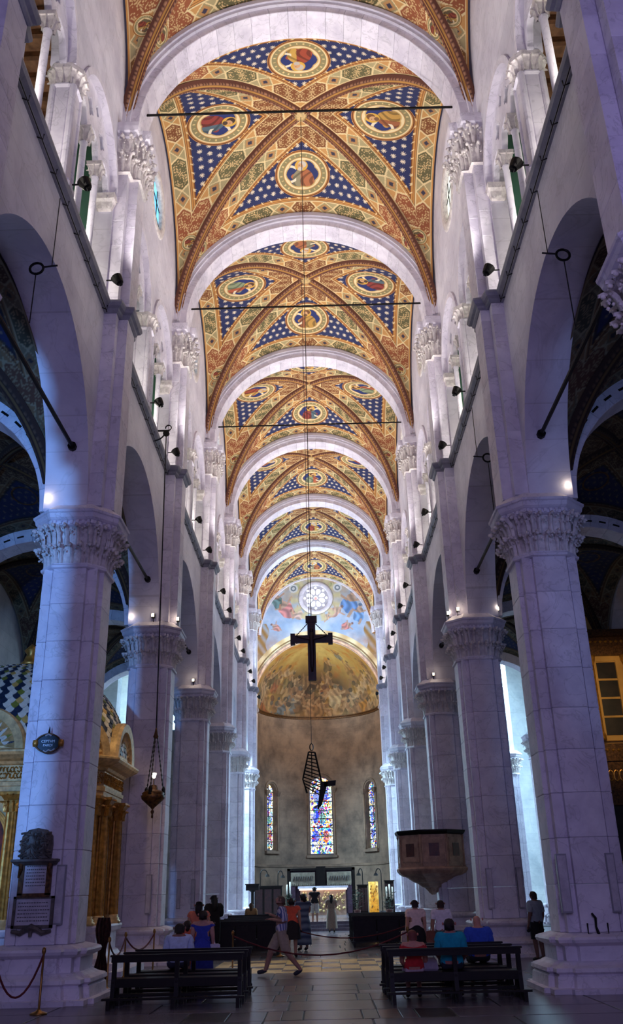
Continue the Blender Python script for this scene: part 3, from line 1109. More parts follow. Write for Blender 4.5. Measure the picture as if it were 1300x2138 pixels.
# gallery space behind the screens
for s in (-1, 1):
    g = thing('wall_gallery_' + SIDE[s], 'back wall painted with green light in the ' + SIDE[s] + ' gallery', None, kind='structure')
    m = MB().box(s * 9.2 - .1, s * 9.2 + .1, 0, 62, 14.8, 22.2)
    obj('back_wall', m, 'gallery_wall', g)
    obj('gallery_floor', MB().box(min(s * 5.35, s * 9.2), max(s * 5.35, s * 9.2), 0, 62, 14.75, 15.0), 'marble_wall', g)
    for i in (1, 2, 3, 4, 5, 6):
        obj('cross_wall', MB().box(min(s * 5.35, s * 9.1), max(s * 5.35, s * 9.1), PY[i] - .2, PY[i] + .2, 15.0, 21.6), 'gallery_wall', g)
    rf = thing('ceiling_gallery_' + SIDE[s], 'brown timber and brick roof of the ' + SIDE[s] + ' gallery', None, kind='structure')
    obj('boarding', MB().box(min(s * 5.35, s * 9.3), max(s * 5.35, s * 9.3), 0, 62, 21.6, 21.75), 'brick_board', rf)
    bm_ = MB().box(-1.95, 1.95, -.06, .06, -.09, .09).mesh('joist')
    yy = 9.5
    while yy < 27:
        obj('joist', bm_, 'beam_wood', rf, (s * 7.3, yy, 21.5))
        yy += .62

# ------------------------------------------------------------------ aisles
AX, AW, AZ = 8.95, 3.2, 9.6
aw_me = voussoir(2.95, 3.40, .40, PI / 17).mesh('voussoir')
dash_me = MB().box(2.90, 2.96, -.03, .03, -.12, .12).mesh('dash')
for s in (-1, 1):
    wl = thing('wall_aisle_' + SIDE[s], 'outer wall of the ' + SIDE[s] + ' aisle', None, kind='structure')
    if s < 0:
        obj('aisle_wall', MB().box(-12.7, -12.2, -2, 44.9, 0, 15), 'soft_wall', wl)
    else:
        obj('aisle_wall', MB().box(12.2, 12.7, -2, 27.6, 0, 15), 'soft_wall', wl)
        obj('aisle_wall', MB().box(12.2, 12.7, 35.7, 44.9, 0, 15), 'soft_wall', wl)
        q_ = [(27.6, 9.0)] + [(31.65 - 4.05 * math.cos(PI * i / 24), 9.0 + 4.05 * math.sin(PI * i / 24)) for i in range(25)] + [(35.7, 9.0), (35.7, 15), (27.6, 15)]
        obj('chapel_arch', to_plane(plate('chapel_arch', q_, [], .5), s, 12.45), 'soft_wall', wl)
        obj('chapel_walls', MB().box(12.7, 18.6, 36.2, 36.6, 0, 15).box(18.2, 18.6, 27.0, 36.4, 0, 15).box(12.7, 18.6, 27.0, 27.3, 0, 15).box(12.4, 18.6, 27.0, 36.6, 14.6, 15), 'altar_ochre', wl)
    for i in range(0, 5):
        if s > 0 and i == 3:
            continue
        obj('respond', MB().box(min(s * 11.75, s * 12.25), max(s * 11.75, s * 12.25), PY[i] - .45, PY[i] + .45, 0, 9.6), 'marble', wl)
    for k in range(-1, 4):
        ya, yb = PY[k], PY[k + 1]
        c = thing('ceiling', 'dark blue painted vault of the ' + SIDE[s] + ' aisle, ' + (ORD[k] + ' bay from the viewer' if k >= 0 else 'bay behind the viewer'), None, (s * AX, (ya + yb) / 2, AZ), 0, 'aisle vaults', 'structure')
        b = (yb - ya) / 2 - .3
        for j in range(4):
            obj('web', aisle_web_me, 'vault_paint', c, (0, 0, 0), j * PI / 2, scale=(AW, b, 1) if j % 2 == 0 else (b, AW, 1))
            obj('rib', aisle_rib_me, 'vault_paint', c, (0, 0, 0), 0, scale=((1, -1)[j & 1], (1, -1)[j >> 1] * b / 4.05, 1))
            ro = MB()
            n = 28
            phi0, t0 = 0.0, .52
            for q0, q1 in ((.50, .58),):
                rs_ = []
                for q in (q0, q1):
                    rs_.append([(math.sin((q * math.cos(2 * PI * i / n)) / U), t0 + q * math.sin(2 * PI * i / n) / V,
                                 3.4 * math.cos(q * math.cos(2 * PI * i / n) / U) + .45 * (1 - (t0 + q * math.sin(2 * PI * i / n) / V) ** 2) - .02) for i in range(n)])
                ro.rings(rs_, cap=False)
            obj('roundel', ro, 'gilding_dark', c, (0, 0, 0), j * PI / 2, scale=(AW, b, 1) if j % 2 == 0 else (b, AW, 1))
    for i in range(0, 5):
        a = thing('transverse_arch', 'white arch across the ' + SIDE[s] + ' aisle, ' + ORD[i] + ' from the viewer', 'arch', (s * AX, PY[i], AZ), 0, 'white arches across the aisles')
        for j in range(17):
            v = obj('voussoir', aw_me, 'marble', a)
            v.rotation_euler = (0, -(PI * (j + .5) / 17), 0)
        if i in (1, 2):
            for j in range(22):
                v = obj('dash', MB().box(3.14, 3.20, -.405, -.395, -.11, .11).mesh('dash') if j == 0 and i == 1 and s == -1 else bpy.data.meshes['dash.001'], 'iron', a)
                v.rotation_euler = (0, -(PI * (j + .5) / 22), 0)
        obj('spandrel', to_front(plate('spandrel', [(-3.25, 0)] + [(-3.3 * math.cos(PI * q / 30), 3.3 * math.sin(PI * q / 30)) for q in range(31)] + [(3.25, 0), (3.25, 5.2), (-3.25, 5.2)], [], .5), 0), 'marble_wall', a)
    # tie rod inside each arcade arch
    for k in range(0, 4):
        y0, y1 = PY[k] + .74, PY[k + 1] - .74
        o = obj('arcade_tie_rod', MB().tube([(0, .1, 0), (0, y1 - y0 - .1, 0)], .045, 8).tube([(0, y1 - y0 - .32, 0), (0, y1 - y0 - .02, 0)], .10, 8), 'iron', None, (s * (PX + .1), y0, 10.9))
        tag(o, 'black iron rod in the ' + ORD[k] + ' arcade arch from the viewer, ' + SIDE[s] + ' side', 'tie rod', 'arcade tie rods')

# ------------------------------------------------------------------ transept arms, bright with daylight
for s in (-1, 1):
    w = thing('wall_transept_' + SIDE[s], 'bright white wall of the ' + SIDE[s] + ' transept', None, kind='structure')
    obj('end_wall', MB().box(min(s * 17, s * 17.4), max(s * 17, s * 17.4), 44.9, 72, 0, 20), 'soft_wall', w)
    obj('east_wall', MB().box(min(s * 5.6, s * 17), max(s * 5.6, s * 17), 69.9, 70.3, 0, 20), 'soft_wall', w)
    obj('roof_slab', MB().box(min(s * 5.8, s * 17.4), max(s * 5.8, s * 17.4), 44.9, 72, 20, 20.3), 'soft_wall', w)
    me = to_front(plate('west_wall', [(5.8 * s, 0), (5.9 * s, 0), (5.9 * s, 9.6)] + [((AX - 3.05 * math.cos(PI * q / 24)) * s, 9.6 + 3.05 * math.sin(PI * q / 24)) for q in range(25)] + [(12.0 * s, 9.6), (12.0 * s, 0), (17.2 * s, 0), (17.2 * s, 20), (5.8 * s, 20)], [], .4), 45.0)
    obj('west_wall', me, 'soft_wall', w)
    if s < 0:
        obj('added_blocking_wall', MB().box(-12.2, -5.7, 44.8, 45.2, 0, 9.4), 'soft_wall', w)  # wall added to block the bright transept behind the left aisle
    # blind arches and a string course seen through the arcade
    m = MB()
    for j in range(5):
        yy = 48 + 4.6 * j
        rs_ = [[(s * 16.98 - s * d, yy + rr * math.cos(PI * q / 24), 8.6 + rr * math.sin(PI * q / 24)) for rr, d in ((1.7, 0), (1.7, .12), (1.9, .12), (1.9, 0))] for q in range(25)]
        m.rings(rs_)
    obj('blind_arches', m, 'grey_cornice', w)
    obj('string_course', MB().box(min(s * 16.8, s * 17), max(s * 16.8, s * 17), 45, 70, 11.3, 11.5), 'grey_cornice', w)
    for j in range(3):
        g = thing('window_%d' % (40 + j + (3 if s > 0 else 0)), ['first', 'second', 'third'][j] + ' tall bright window of the ' + SIDE[s] + ' transept', None, (s * 16.95, 49.5 + 7 * j, 14.8), 0, 'transept windows', 'structure')
        pts = [(-1, -2.2), (1, -2.2), (1, 1.2)] + arc(0, 1.2, 1, 0, PI, 12)[1:]
        obj('pane', to_plane(plate('pane', pts, [], .05), s, 0), 'glass_day', g)
        bars = MB()
        for q in range(-4, 5):
            bars.box(-s * .06, -s * .03, -1, 1, q * .5 - .02, q * .5 + .02)
        bars.box(-s * .06, -s * .03, -.02, .02, -2.2, 2.1)
        obj('glazing_bars', bars, 'lead', g)

for s, X_, Y_ in ((1, 12.3, 49.5), (1, 11.8, 57.0), (-1, -12.0, 50.5)):
    t = thing('marble_pier', ('nearer' if Y_ < 52 else 'farther') + ' free-standing marble pier inside the ' + SIDE[s] + ' transept', 'pier', (X_, Y_, 0), 0, 'transept piers')
    obj('base', base_me, 'marble', t)
    for c in range(NC):
        obj('shaft_block', blk[0], 'marble', t, (0, 0, 0.93 + c * SH))
    obj('astragal', astragal_me, 'marble', t)
    cb = obj('capital', bell_me, 'marble_carved', t)
    obj('carved_leaves', leaves_me, 'marble_carved', cb)
    obj('abacus', abacus_me, 'marble', t)
    obj('arch_springer', MB().box(-.5, .5, -.5, .5, ZT + 1.3, 20), 'soft_wall', t)

# ------------------------------------------------------------------ crossing, end wall, apse
YE, RA, ZA = 69.9, 5.1, 15.7
YA = YE + 1.9           # centre of the half-round apse
n = 64


def figures(u, v, col, items, mix=.75):
    """painted robed figures: soft ellipses with folds, limbs and heads"""
    for (fu, fv, size, ang, robe, skin, seed) in items:
        ca, sa = math.cos(ang), math.sin(ang)
        x = ((u - fu) * ca + (v - fv) * sa) / size; y = (-(u - fu) * sa + (v - fv) * ca) / size
        near = (np.abs(x) < 1.5) & (np.abs(y) < 1.6)
        if not near.any():
            continue
        X, Y = x[near], y[near]
        sub = col[near]
        wob = .18 * np.sin(7 * Y + seed) + .12 * np.sin(13 * X + 2 * seed)
        fold = np.sin(11 * X + 5 * Y + seed * 2 + 2 * np.sin(5 * Y))
        robe = np.asarray(robe, dtype=np.float32); skin = np.asarray(skin, dtype=np.float32)
        body = (X / .50) ** 2 + ((Y + .25) / .62) ** 2 < 1 + wob
        sub[body] = (robe[None] * (1.0 + .22 * fold[:, None]))[body]
        leg = (np.abs(X - .18 - .25 * (Y + .9)) < .10) & (Y < -.55) & (Y > -1.1)
        arm = (np.abs(Y - .15 - .5 * (X - .3)) < .09) & (X > .2) & (X < .85)
        arm2 = (np.abs(Y - .05 + .4 * (X + .3)) < .08) & (X < -.2) & (X > -.7)
        torso = (X / .30) ** 2 + ((Y - .22) / .26) ** 2 < 1
        sub[leg | arm | arm2] = skin * .92
        sub[torso] = (skin[None] * (.85 + .18 * fold[:, None]))[torso]
        head = (X / .16) ** 2 + ((Y - .60) / .20) ** 2 < 1
        sub[head] = skin
        hair = ((X + .03) / .17) ** 2 + ((Y - .70) / .14) ** 2 < 1
        sub[hair] = robe * .5 + 20
        col[near] = np.clip(sub * mix + col[near] * (1 - mix), 0, 255)
    return col


end = thing('wall_end', 'end wall with the frescoed lunette around the rose window', None, kind='structure')
outer = [(-8, 0), (-RA, 0), (-RA, ZA)] + [(-RA * math.cos(PI * i / n), ZA + RA * math.sin(PI * i / n)) for i in range(1, n)] + [(RA, ZA), (RA, 0), (8, 0), (8, 28), (-8, 28)]
rose_hole = arc(0, 24.35, 1.12, 0, 2 * PI * 47 / 48, 47)
obj('wall_panel', to_front(plate('wall_panel', outer, [rose_hole], .6), YE + .3), 'marble_wall', end)
# fresco skin of the lunette
xs = np.linspace(-5.6, 5.6, 420); zs_ = np.linspace(15.5, 27.2, 430)
xx, zz = np.meshgrid(xs, zs_)
ra = np.hypot(xx, zz - ZA)
rr_ = np.hypot(xx, zz - 24.35)
P = np.stack([xx, np.full_like(xx, YE - .01), zz], -1)
col = np.zeros(xx.shape + (3,), dtype=np.float32)
f1 = fbm(xx * .7 + 5, zz * .7, 21, 5); f2 = fbm(xx * 1.6, zz * 1.6 + 3, 22, 4)
col[:] = C(150, 176, 212)
col = lerp(col, (206, 210, 226), (f1 - .35) * 2.2)
col = lerp(col, (186, 160, 132), np.clip((zz - 23.2) * .5, 0, 1) * (f2 * 1.4))
col = lerp(col, (176, 130, 106), np.clip((22.0 - zz) * .5, 0, 1) * np.clip(np.abs(xx) / 4.5, 0, 1) * (f2 * 1.2))
fl = [(-2.6, 23.6, 1.15, .5, (206, 118, 110), (206, 160, 130), 1), (-3.3, 24.3, .9, .2, (84, 120, 118), (190, 140, 108), 2), (-1.6, 23.0, .8, 1.0, (214, 170, 150), (214, 166, 136), 3),
      (2.9, 24.0, 1.3, -.3, (86, 130, 196), (196, 150, 116), 4), (1.7, 23.2, .85, -1.0, (206, 150, 130), (214, 166, 136), 5), (3.6, 23.0, .95, -.2, (96, 142, 204), (196, 150, 116), 6),
      (2.6, 21.9, .6, -1.2, (196, 110, 96), (200, 150, 120), 7), (-3.4, 21.9, .55, .9, (196, 120, 100), (200, 150, 120), 8), (0.9, 22.7, .5, -.6, (206, 160, 130), (214, 166, 136), 9), (-.8, 24.9, .4, .4, (120, 130, 90), (200, 150, 120), 10),
      (1.5, 25.6, .55, -.5, (150, 160, 110), (200, 160, 120), 11), (-1.6, 25.6, .55, .5, (150, 160, 110), (200, 160, 120), 12)]
col = figures(xx, zz, col, fl)
# scroll frame of the round window, arch border, corner consoles
sc_ = (rr_ < 2.1) & (rr_ > 1.45)
col[sc_] = lerp(col, (202, 190, 150), .55 + .45 * np.sin(14 * np.arctan2(zz - 24.35, xx)))[sc_]
col[(rr_ < 1.5)] = C(206, 214, 228)
col[(rr_ < 1.5) & (rr_ > 1.42)] = C(160, 150, 130)
for cx_ in (-1.85, 1.85):
    q = np.hypot(xx - cx_, zz - 25.2)
    col[q < .38] = C(206, 206, 206); col[q < .24] = C(120, 130, 140); col[q < .12] = C(210, 210, 214)
con = (np.abs(np.abs(xx) - 4.55) < .5 + .15 * np.sin(3 * zz)) & (zz > 19.4) & (zz < 22.2)
col[con] = lerp(col, (150, 112, 62), .6 + .4 * np.sin(9 * xx + 6 * zz))[con]
bd = (ra > RA) & (ra < RA + .75)
col[bd] = lerp(np.broadcast_to(C(188, 158, 116), col.shape), (226, 206, 166), .5 + .5 * np.sin(26 * np.arctan2(zz - ZA, xx)))[bd]
col[(ra > RA + .3) & (ra < RA + .42)] = C(120, 92, 60)
low = (zz < 19.6) & ~bd
col[low] = lerp(col, (150, 122, 92), .5 + .3 * f1)[low]
mask = (ra >= RA) & (rr_ >= 1.13)
obj('lunette_fresco', grid_mesh('lunette_fresco', P, mask, False, col), 'fresco_paint', end)
# gilt arch moulding round the half dome
m = MB()
m.rings([[(r * math.cos(PI * i / n), y, ZA + r * math.sin(PI * i / n)) for r, y in ((RA - .06, YE + .2), (RA - .06, YE - .1), (RA + .06, YE - .14), (RA + .2, YE - .06), (RA + .2, YE + .2))] for i in range(n + 1)])
obj('arch_moulding', m, 'pulpit_marble', end, smooth=True)
# pale arch ring that frames the lunette
m = MB()
m.rings([[(r * math.cos(PI * i / n), y, ZS + .1 + r * 1.06 * math.sin(PI * i / n)) for r, y in ((4.55, YE), (4.55, YE - .25), (4.82, YE - .25), (4.82, YE))] for i in range(n + 1)])
obj('lunette_frame', m, 'marble', end)

# rose window
rw = thing('window_30', 'small round rose window with white petal tracery above the apse', None, (0, YE - .02, 24.35), 0, None, 'structure')
m = MB()
pr = [(1.06, .3), (1.06, 0), (1.12, -.06), (1.3, -.08), (1.42, -.03), (1.44, .05)]
m.rings([[(q * math.cos(2 * PI * j / 48), d, q * math.sin(2 * PI * j / 48)) for j in range(48)] for q, d in pr], cap=False)
obj('frame', m, 'marble', rw, smooth=True)
g_r, g_t = np.meshgrid(np.linspace(0, 1.1, 40), np.linspace(0, 2 * PI, 120))
gx, gz = g_r * np.cos(g_t), g_r * np.sin(g_t)
gc = lerp(np.broadcast_to(C(190, 215, 250), gx.shape + (3,)).copy(), (255, 255, 255), fbm(gx * 4 + 7, gz * 4, 9) * 1.4)
gc[np.hypot(gx, gz) < .12] = C(230, 120, 120)
obj('pane', grid_mesh('pane', np.stack([gx, np.full_like(gx, .18), gz], -1), None, True, gc), 'rose_glass', rw)
tr = [arc(0, 0, .17, 0, 2 * PI * 11 / 12, 11)]
for j in range(8):
    t0 = 2 * PI * (j + .5) / 8
    lobe = []
    for q in range(20):
        t = 2 * PI * q / 20
        a_, b_ = .55 + .27 * math.cos(t), (.085 + .11 * (0.5 + .5 * math.cos(t))) * math.sin(t) * 1.25
        lobe.append((a_ * math.cos(t0) - b_ * math.sin(t0), a_ * math.sin(t0) + b_ * math.cos(t0)))
    tr.append(lobe)
    t1 = 2 * PI * j / 8
    tr.append(arc(.90 * math.cos(t1), .90 * math.sin(t1), .11, 0, 2 * PI * 11 / 12, 11))
obj('tracery', to_front(plate('tracery', arc(0, 0, 1.1, 0, 2 * PI * 47 / 48, 47), tr, .08), .1), 'grey_tablet', rw)

# half dome with its fresco
nt, nf = 420, 260
az = np.linspace(-PI / 2, PI / 2, nt); el = np.linspace(0, PI / 2, nf)
aa, ee = np.meshgrid(az, el)


def conch_paint(u, v, fill=True):
    f = fbm(u * 5 + 3, v * 4, 31, 5); f2_ = fbm(u * 11, v * 9 + 2, 32, 4)
    col = np.broadcast_to(C(186, 140, 66), u.shape + (3,)).copy()
    col = lerp(col, (232, 196, 110), (v - .25) * 1.4 + (f - .5))
    col = lerp(col, (208, 120, 40), (f2_ - .55) * 3 * np.clip(v * 2, 0, 1))
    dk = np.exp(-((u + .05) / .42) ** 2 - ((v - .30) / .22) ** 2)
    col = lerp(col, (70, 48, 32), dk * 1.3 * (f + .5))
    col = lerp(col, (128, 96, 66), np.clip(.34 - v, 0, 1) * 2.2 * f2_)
    rg = random.Random(5)
    items = []
    pal = [(158, 112, 66), (120, 84, 52), (176, 136, 92), (150, 74, 48), (104, 112, 122), (86, 72, 52), (196, 160, 112), (170, 120, 44), (110, 96, 66), (190, 140, 70)]
    for q in range(80):
        uu_ = rg.uniform(-.98, .98); vv_ = abs(rg.gauss(.02, .30))
        if vv_ > .78:
            continue
        size = rg.uniform(.12, .21) * (1.05 - .3 * vv_)
        c_ = rg.choice(pal)
        sk = rg.choice([(206, 160, 112), (186, 138, 94), (222, 180, 134), (160, 112, 76)])
        items.append((uu_, vv_, size, rg.uniform(-.9, .9), c_, sk, q))
    items.sort(key=lambda t: -t[1])
    items += [(-.08, .12, .14, .3, (168, 120, 80), (214, 166, 120), 201), (.20, .22, .15, -.2, (206, 176, 130), (214, 170, 124), 202), (.55, .12, .13, 0, (184, 118, 42), (176, 128, 86), 203),
              (-.80, .22, .12, .1, (190, 156, 118), (222, 180, 138), 204), (.02, .10, .12, -.6, (150, 110, 70), (206, 160, 116), 205), (-.45, .10, .12, .4, (96, 108, 120), (196, 150, 110), 206)]
    col = figures(u, v, col, items[:-6], .62)
    col = figures(u, v, col, items[-6:], .7)
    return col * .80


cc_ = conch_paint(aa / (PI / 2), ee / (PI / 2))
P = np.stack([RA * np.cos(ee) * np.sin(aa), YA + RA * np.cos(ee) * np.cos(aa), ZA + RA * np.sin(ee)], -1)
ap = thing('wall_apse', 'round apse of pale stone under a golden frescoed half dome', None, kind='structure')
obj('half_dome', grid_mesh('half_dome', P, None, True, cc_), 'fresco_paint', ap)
th = np.linspace(0, PI, 300); yy_ = np.linspace(YE - .0, YA, 60)
tt_, yv = np.meshgrid(th, yy_)
P = np.stack([-RA * np.cos(tt_), yv, ZA + RA * np.sin(tt_)], -1)
vv2 = 1 - np.abs(tt_ / PI * 2 - 1)
uu2 = np.sign(tt_ - PI / 2) * (1.0 + (YA - yv) / 6) * 1.0
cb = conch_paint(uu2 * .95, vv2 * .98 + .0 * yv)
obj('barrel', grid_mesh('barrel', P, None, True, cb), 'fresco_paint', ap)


def apse_path(r, k=48):
    pts = [(-r, YE + .1)] + [(r * math.sin(a), YA + r * math.cos(a)) for a in [-PI / 2 + PI * i / k for i in range(k + 1)]] + [(r, YE + .1)]
    return pts


def apse_ring(prof, k=48):
    """sweep (r offset inward, z) profile along the apse wall"""
    m = MB()
    base = apse_path(RA, k)
    rings = []
    for i, (x, y) in enumerate(base):
        if i == 0 or i == len(base) - 1:
            nx_, ny_ = (1, 0) if x < 0 else (-1, 0)
        else:
            d = Vector((0 - x, YA - y)); d.normalize(); nx_, ny_ = d.x, d.y
        rings.append([(x + nx_ * o, y + ny_ * o, z) for o, z in prof])
    m.rings(rings)
    return m


# apse wall in sectors, leaving the three lancets open
WIN = [(0.0, 1.0, 4.6, 9.75), (-.93, .62, 4.9, 9.4), (.93, .62, 4.9, 9.4)]      # angle, half width, sill, spring


def apse_pt(a, o=0.0):
    return ((RA + o) * math.sin(a), YA + (RA + o) * math.cos(a))


NA, NZ = 176, 120
ang = np.linspace(-PI / 2, PI / 2, NA); zz_ = np.linspace(0, ZA, NZ)
A2, Z2 = np.meshgrid(ang, zz_)
P = np.stack([RA * np.sin(A2), YA + RA * np.cos(A2), Z2], -1)
hole = np.zeros(A2.shape, bool)
for a0, hwid, sill, spr in WIN:
    dx = RA * (A2 - a0)
    hole |= (np.abs(dx) < hwid) & (Z2 > sill) & (Z2 < spr)
    hole |= (np.hypot(dx, Z2 - spr) < hwid) & (Z2 >= spr)
obj('curved_wall', grid_mesh('curved_wall', P, ~hole, True), 'apse_stone', ap)
for s in (-1, 1):
    obj('straight_wall', MB().box(min(s * RA, s * (RA + .3)), max(s * RA, s * (RA + .3)), YE, YA, 0, ZA), 'apse_stone', ap)
obj('cornice', apse_ring([(0, ZA - .22), (.06, ZA - .2), (.08, ZA - .1), (.16, ZA - .04), (.16, ZA + .03), (0, ZA + .04)]), 'gilding_dark', ap)
obj('lower_moulding', apse_ring([(0, 3.6), (.08, 3.62), (.1, 3.75), (0, 3.8)]), 'apse_stone', ap)

# lancet windows with stained glass
def glass_paint(x, y, seed, hw, h):
    """bright small pieces of coloured glass in figured scenes"""
    rsd = np.random.RandomState(seed)
    nseed = 800
    px_, py_ = rsd.uniform(-hw, hw, nseed), rsd.uniform(0, h, nseed)
    pal = np.array([(40, 60, 220), (50, 90, 235), (235, 235, 255), (240, 238, 200), (255, 225, 120), (60, 190, 190), (205, 60, 40), (90, 40, 150), (250, 250, 250), (110, 200, 250), (230, 150, 60), (50, 130, 80), (215, 60, 150), (240, 245, 220)], dtype=np.float32)
    ci = rsd.choice(len(pal), nseed, p=np.array([9, 7, 16, 15, 10, 5, 6, 3, 14, 6, 5, 3, 1, 8]) / 108.0)
    best = np.full(x.shape, 1e9); sec = np.full(x.shape, 1e9); idx = np.zeros(x.shape, int)
    for i in range(nseed):
        d = np.hypot(x - px_[i], y - py_[i])
        k = d < best
        sec = np.where(k, best, np.minimum(sec, d)); idx = np.where(k, i, idx); best = np.where(k, d, best)
    col = pal[ci][idx].copy()
    # robed figures in blue and red
    for fx, fy, c_ in ((-.42 * hw, .22 * h, (30, 50, 215)), (.40 * hw, .22 * h, (190, 50, 30)), (-.4 * hw, .74 * h, (40, 70, 225)), (.4 * hw, .76 * h, (60, 80, 220)), (0, .52 * h, (150, 40, 120)), (-.45 * hw, .46 * h, (30, 60, 220)), (.1 * hw, .45 * h, (60, 200, 190))):
        k = ((x - fx) / (.26 * hw)) ** 2 + ((y - fy) / (.075 * h)) ** 2 < 1
        col[k] = C(*c_) * .55 + col[k] * .45
    bord = np.abs(x) > hw * .80
    col[bord] = lerp(col, (250, 248, 200), .7 + 0 * x)[bord]
    col[(sec - best) < .016] *= .15
    return col


WL = ['tall middle stained glass window of the apse', 'narrow stained glass window on the left of the apse', 'narrow stained glass window on the right of the apse']
for wi, (a0, hwid, sill, spr) in enumerate(WIN):
    cx_, cy_ = apse_pt(a0)
    w = thing('window_%d' % (31 + wi), WL[wi], None, (cx_, cy_, 0), -a0, 'apse windows', 'structure')
    h = spr - sill + hwid
    NR = 9 if wi == 0 else 8
    gh = hwid * .92
    for r_ in range(NR):
        z0, z1 = sill + h * r_ / NR, sill + h * (r_ + 1) / NR
        gx, gz = np.meshgrid(np.linspace(-gh, gh, 90), np.linspace(z0 + .02, z1 - .02, 40))
        mk = (gz < spr) | (np.hypot(gx, gz - spr) < gh)
        me = grid_mesh('pane', np.stack([gx, np.full_like(gx, .28), gz], -1), mk, False, glass_paint(gx, gz - sill, 40 + wi, hwid, h))
        obj('pane', me, 'stained_glass', w)
    bars = MB()
    for r_ in range(1, NR):
        z = sill + h * r_ / NR
        q = gh if z < spr else math.sqrt(max(.01, gh ** 2 - (z - spr) ** 2))
        bars.box(-q, q, .24, .3, z - .03, z + .03)
    bars.box(-.02, .02, .24, .3, sill, spr + gh)
    obj('glazing_bars', bars, 'lead', w)
    # stepped stone surround with little shafts
    out_ = lambda q: [(-q, sill - .1)] + [(-q, spr)] + [(-q * math.cos(PI * i / 20), spr + q * math.sin(PI * i / 20)) for i in range(1, 20)] + [(q, spr), (q, sill - .1)]
    for q0, q1, d0, d1 in ((.98, 1.16, -.10, .32), (1.18, 1.34, -.16, .05)):
        a_, b_ = out_(hwid * q0 if wi == 0 else hwid * q0), out_(hwid * q0 + (q1 - q0) * 1.0)
        rg_ = [[(p[0], d, p[1]) for p, d in ((pa, d0), (pb, d0), (pb, d1), (pa, d1))] for pa, pb in zip(a_, b_)]
        obj('surround', MB().rings(rg_), 'apse_stone', w)
    for sx in (-1, 1):
        xq = sx * (hwid + .10)
        sh = MB().lathe([(.09, sill - .1), (.07, sill + .1), (.07, spr - .35)], 10, (xq, -.16, 0))
        sf = obj('shaft', sh, 'apse_stone', w, smooth=True)
        cp = MB().stack([(-.1, -.1), (.1, -.1), (.1, .1), (-.1, .1)], [(spr - .36, 0), (spr - .3, .02), (spr - .05, .10), (spr + .05, .12)], (xq, -.16))
        obj('capital', cp, 'apse_stone', sf)
    obj('sill', MB().box(-hwid - .25, hwid + .25, -.3, .3, sill - .3, sill - .1), 'apse_stone', w)

# warm light on the half dome, from an unseen area light before the apse
lamp('half_dome_lamp', 'AREA', (0, YE - 3.5, 14.2), (0, YA + 2, 20.0), 620, (1.0, 0.80, 0.52), 4.0, 1.0)
lamp('lunette_lamp', 'AREA', (0, 63.5, 19.6), (0, 69.9, 24.0), 420, (0.62, 0.82, 1.0), 4.0, 1.0)

# ------------------------------------------------------------------ floodlights on the string course
def flood_mesh():
    m = MB()
    prof = [(.05, .16), (.12, .14), (.15, .05), (.19, -.13)]
    m.lathe(prof, 12)
    m.box(-.05, .05, -.05, .05, .14, .22)
    return m


fl_body = flood_mesh().mesh('hood'); fl_body.transform(Matrix.Scale(.75, 4))
fl_face = MB().lathe([(.01, -.09), (.12, -.09), (.12, -.075), (.01, -.075)], 12).mesh('glass')
fl_yoke = MB().tube([(0, 0, 0), (-.28, 0, 0)], .018, 6).tube([(0, -.17, .02), (.0, -.1, -.06), (0, .1, -.06), (0, .17, .02)], .014, 5).mesh('arm')
nfl = {-1: 0, 1: 0}
for s in (-1, 1):
    for k in range(0, 7):
        y0, y1 = PY[k], PY[k + 1]
        for yy in ((y0 + y1) / 2 + (.1 if s < 0 else -.1), y1 - 1.15):
            if yy > 68:
                continue
            t = thing('floodlight', 'small black floodlight on the ' + SIDE[s] + ' string course, ' + (ORD[nfl[s]] if nfl[s] < 12 else 'last') + ' from the viewer', 'floodlight',
                      (s * 4.45, yy, 15.32), 0 if s < 0 else PI, 'floodlights along the string courses')
            nfl[s] += 1
            h = obj('hood', fl_body, 'iron', t)
            h.rotation_euler = (0, PI - .55, 0)
            g = obj('glass', fl_face, 'iron', h)
            obj('arm', fl_yoke, 'iron', t)
            lamp('flood_beam', 'SPOT', (s * 4.40, yy, 15.62), (-s * 2.6, yy + .2, 25.0), 840, (1.0, 0.95, 0.91) if k < 5 else (0.66, 0.84, 1.0), .12, spot=1.95, blend=.95)
    for k in range(0, 6):
        yy = (PY[k] + PY[k + 1]) / 2
        for q in (-2.0, 2.0):
            lamp('gallery_light', 'POINT', (s * 5.85, yy + q, 15.30), None, 150, (1.0, .95, .82), .12)

# ------------------------------------------------------------------ hanging cross
def on_plane_x(px, py, X):
    d = ray(px, py)
    return CAM + d * ((X - CAM.x) / d.x)


CY = 22.58
t = thing('hanging_cross', 'large dark wooden cross hanging on a rope over the nave', 'cross', (-.03, CY, 7.6))
m = MB().box(-.105, .105, -.05, .05, -.84, .86).box(-.50, .50, -.045, .045, .17, .37)
obj('beam', m, 'cross_wood', t)
cap = MB().box(-.15, .15, -.06, .06, .72, .90).box(-.56, -.44, -.06, .06, .12, .42).box(.44, .56, -.06, .06, .12, .42)
obj('end_plates', cap, 'cross_wood', t)
fig = MB().tube([(0, -.07, .45), (0, -.08, .2), (.01, -.08, -.1), (0, -.075, -.45), (0, -.07, -.62)], [.05, .075, .06, .05, .025], 8)
fig.tube([(-.40, -.065, .34), (-.2, -.07, .28), (0, -.08, .24), (.2, -.07, .28), (.40, -.065, .34)], [.018, .024, .04, .024, .018], 6)
fig.lathe([(.005, .40), (.045, .43), (.05, .49), (.03, .54), (.005, .55)], 8, (0, -.08, 0))
obj('carved_figure', fig, 'cross_wood', t, smooth=True)
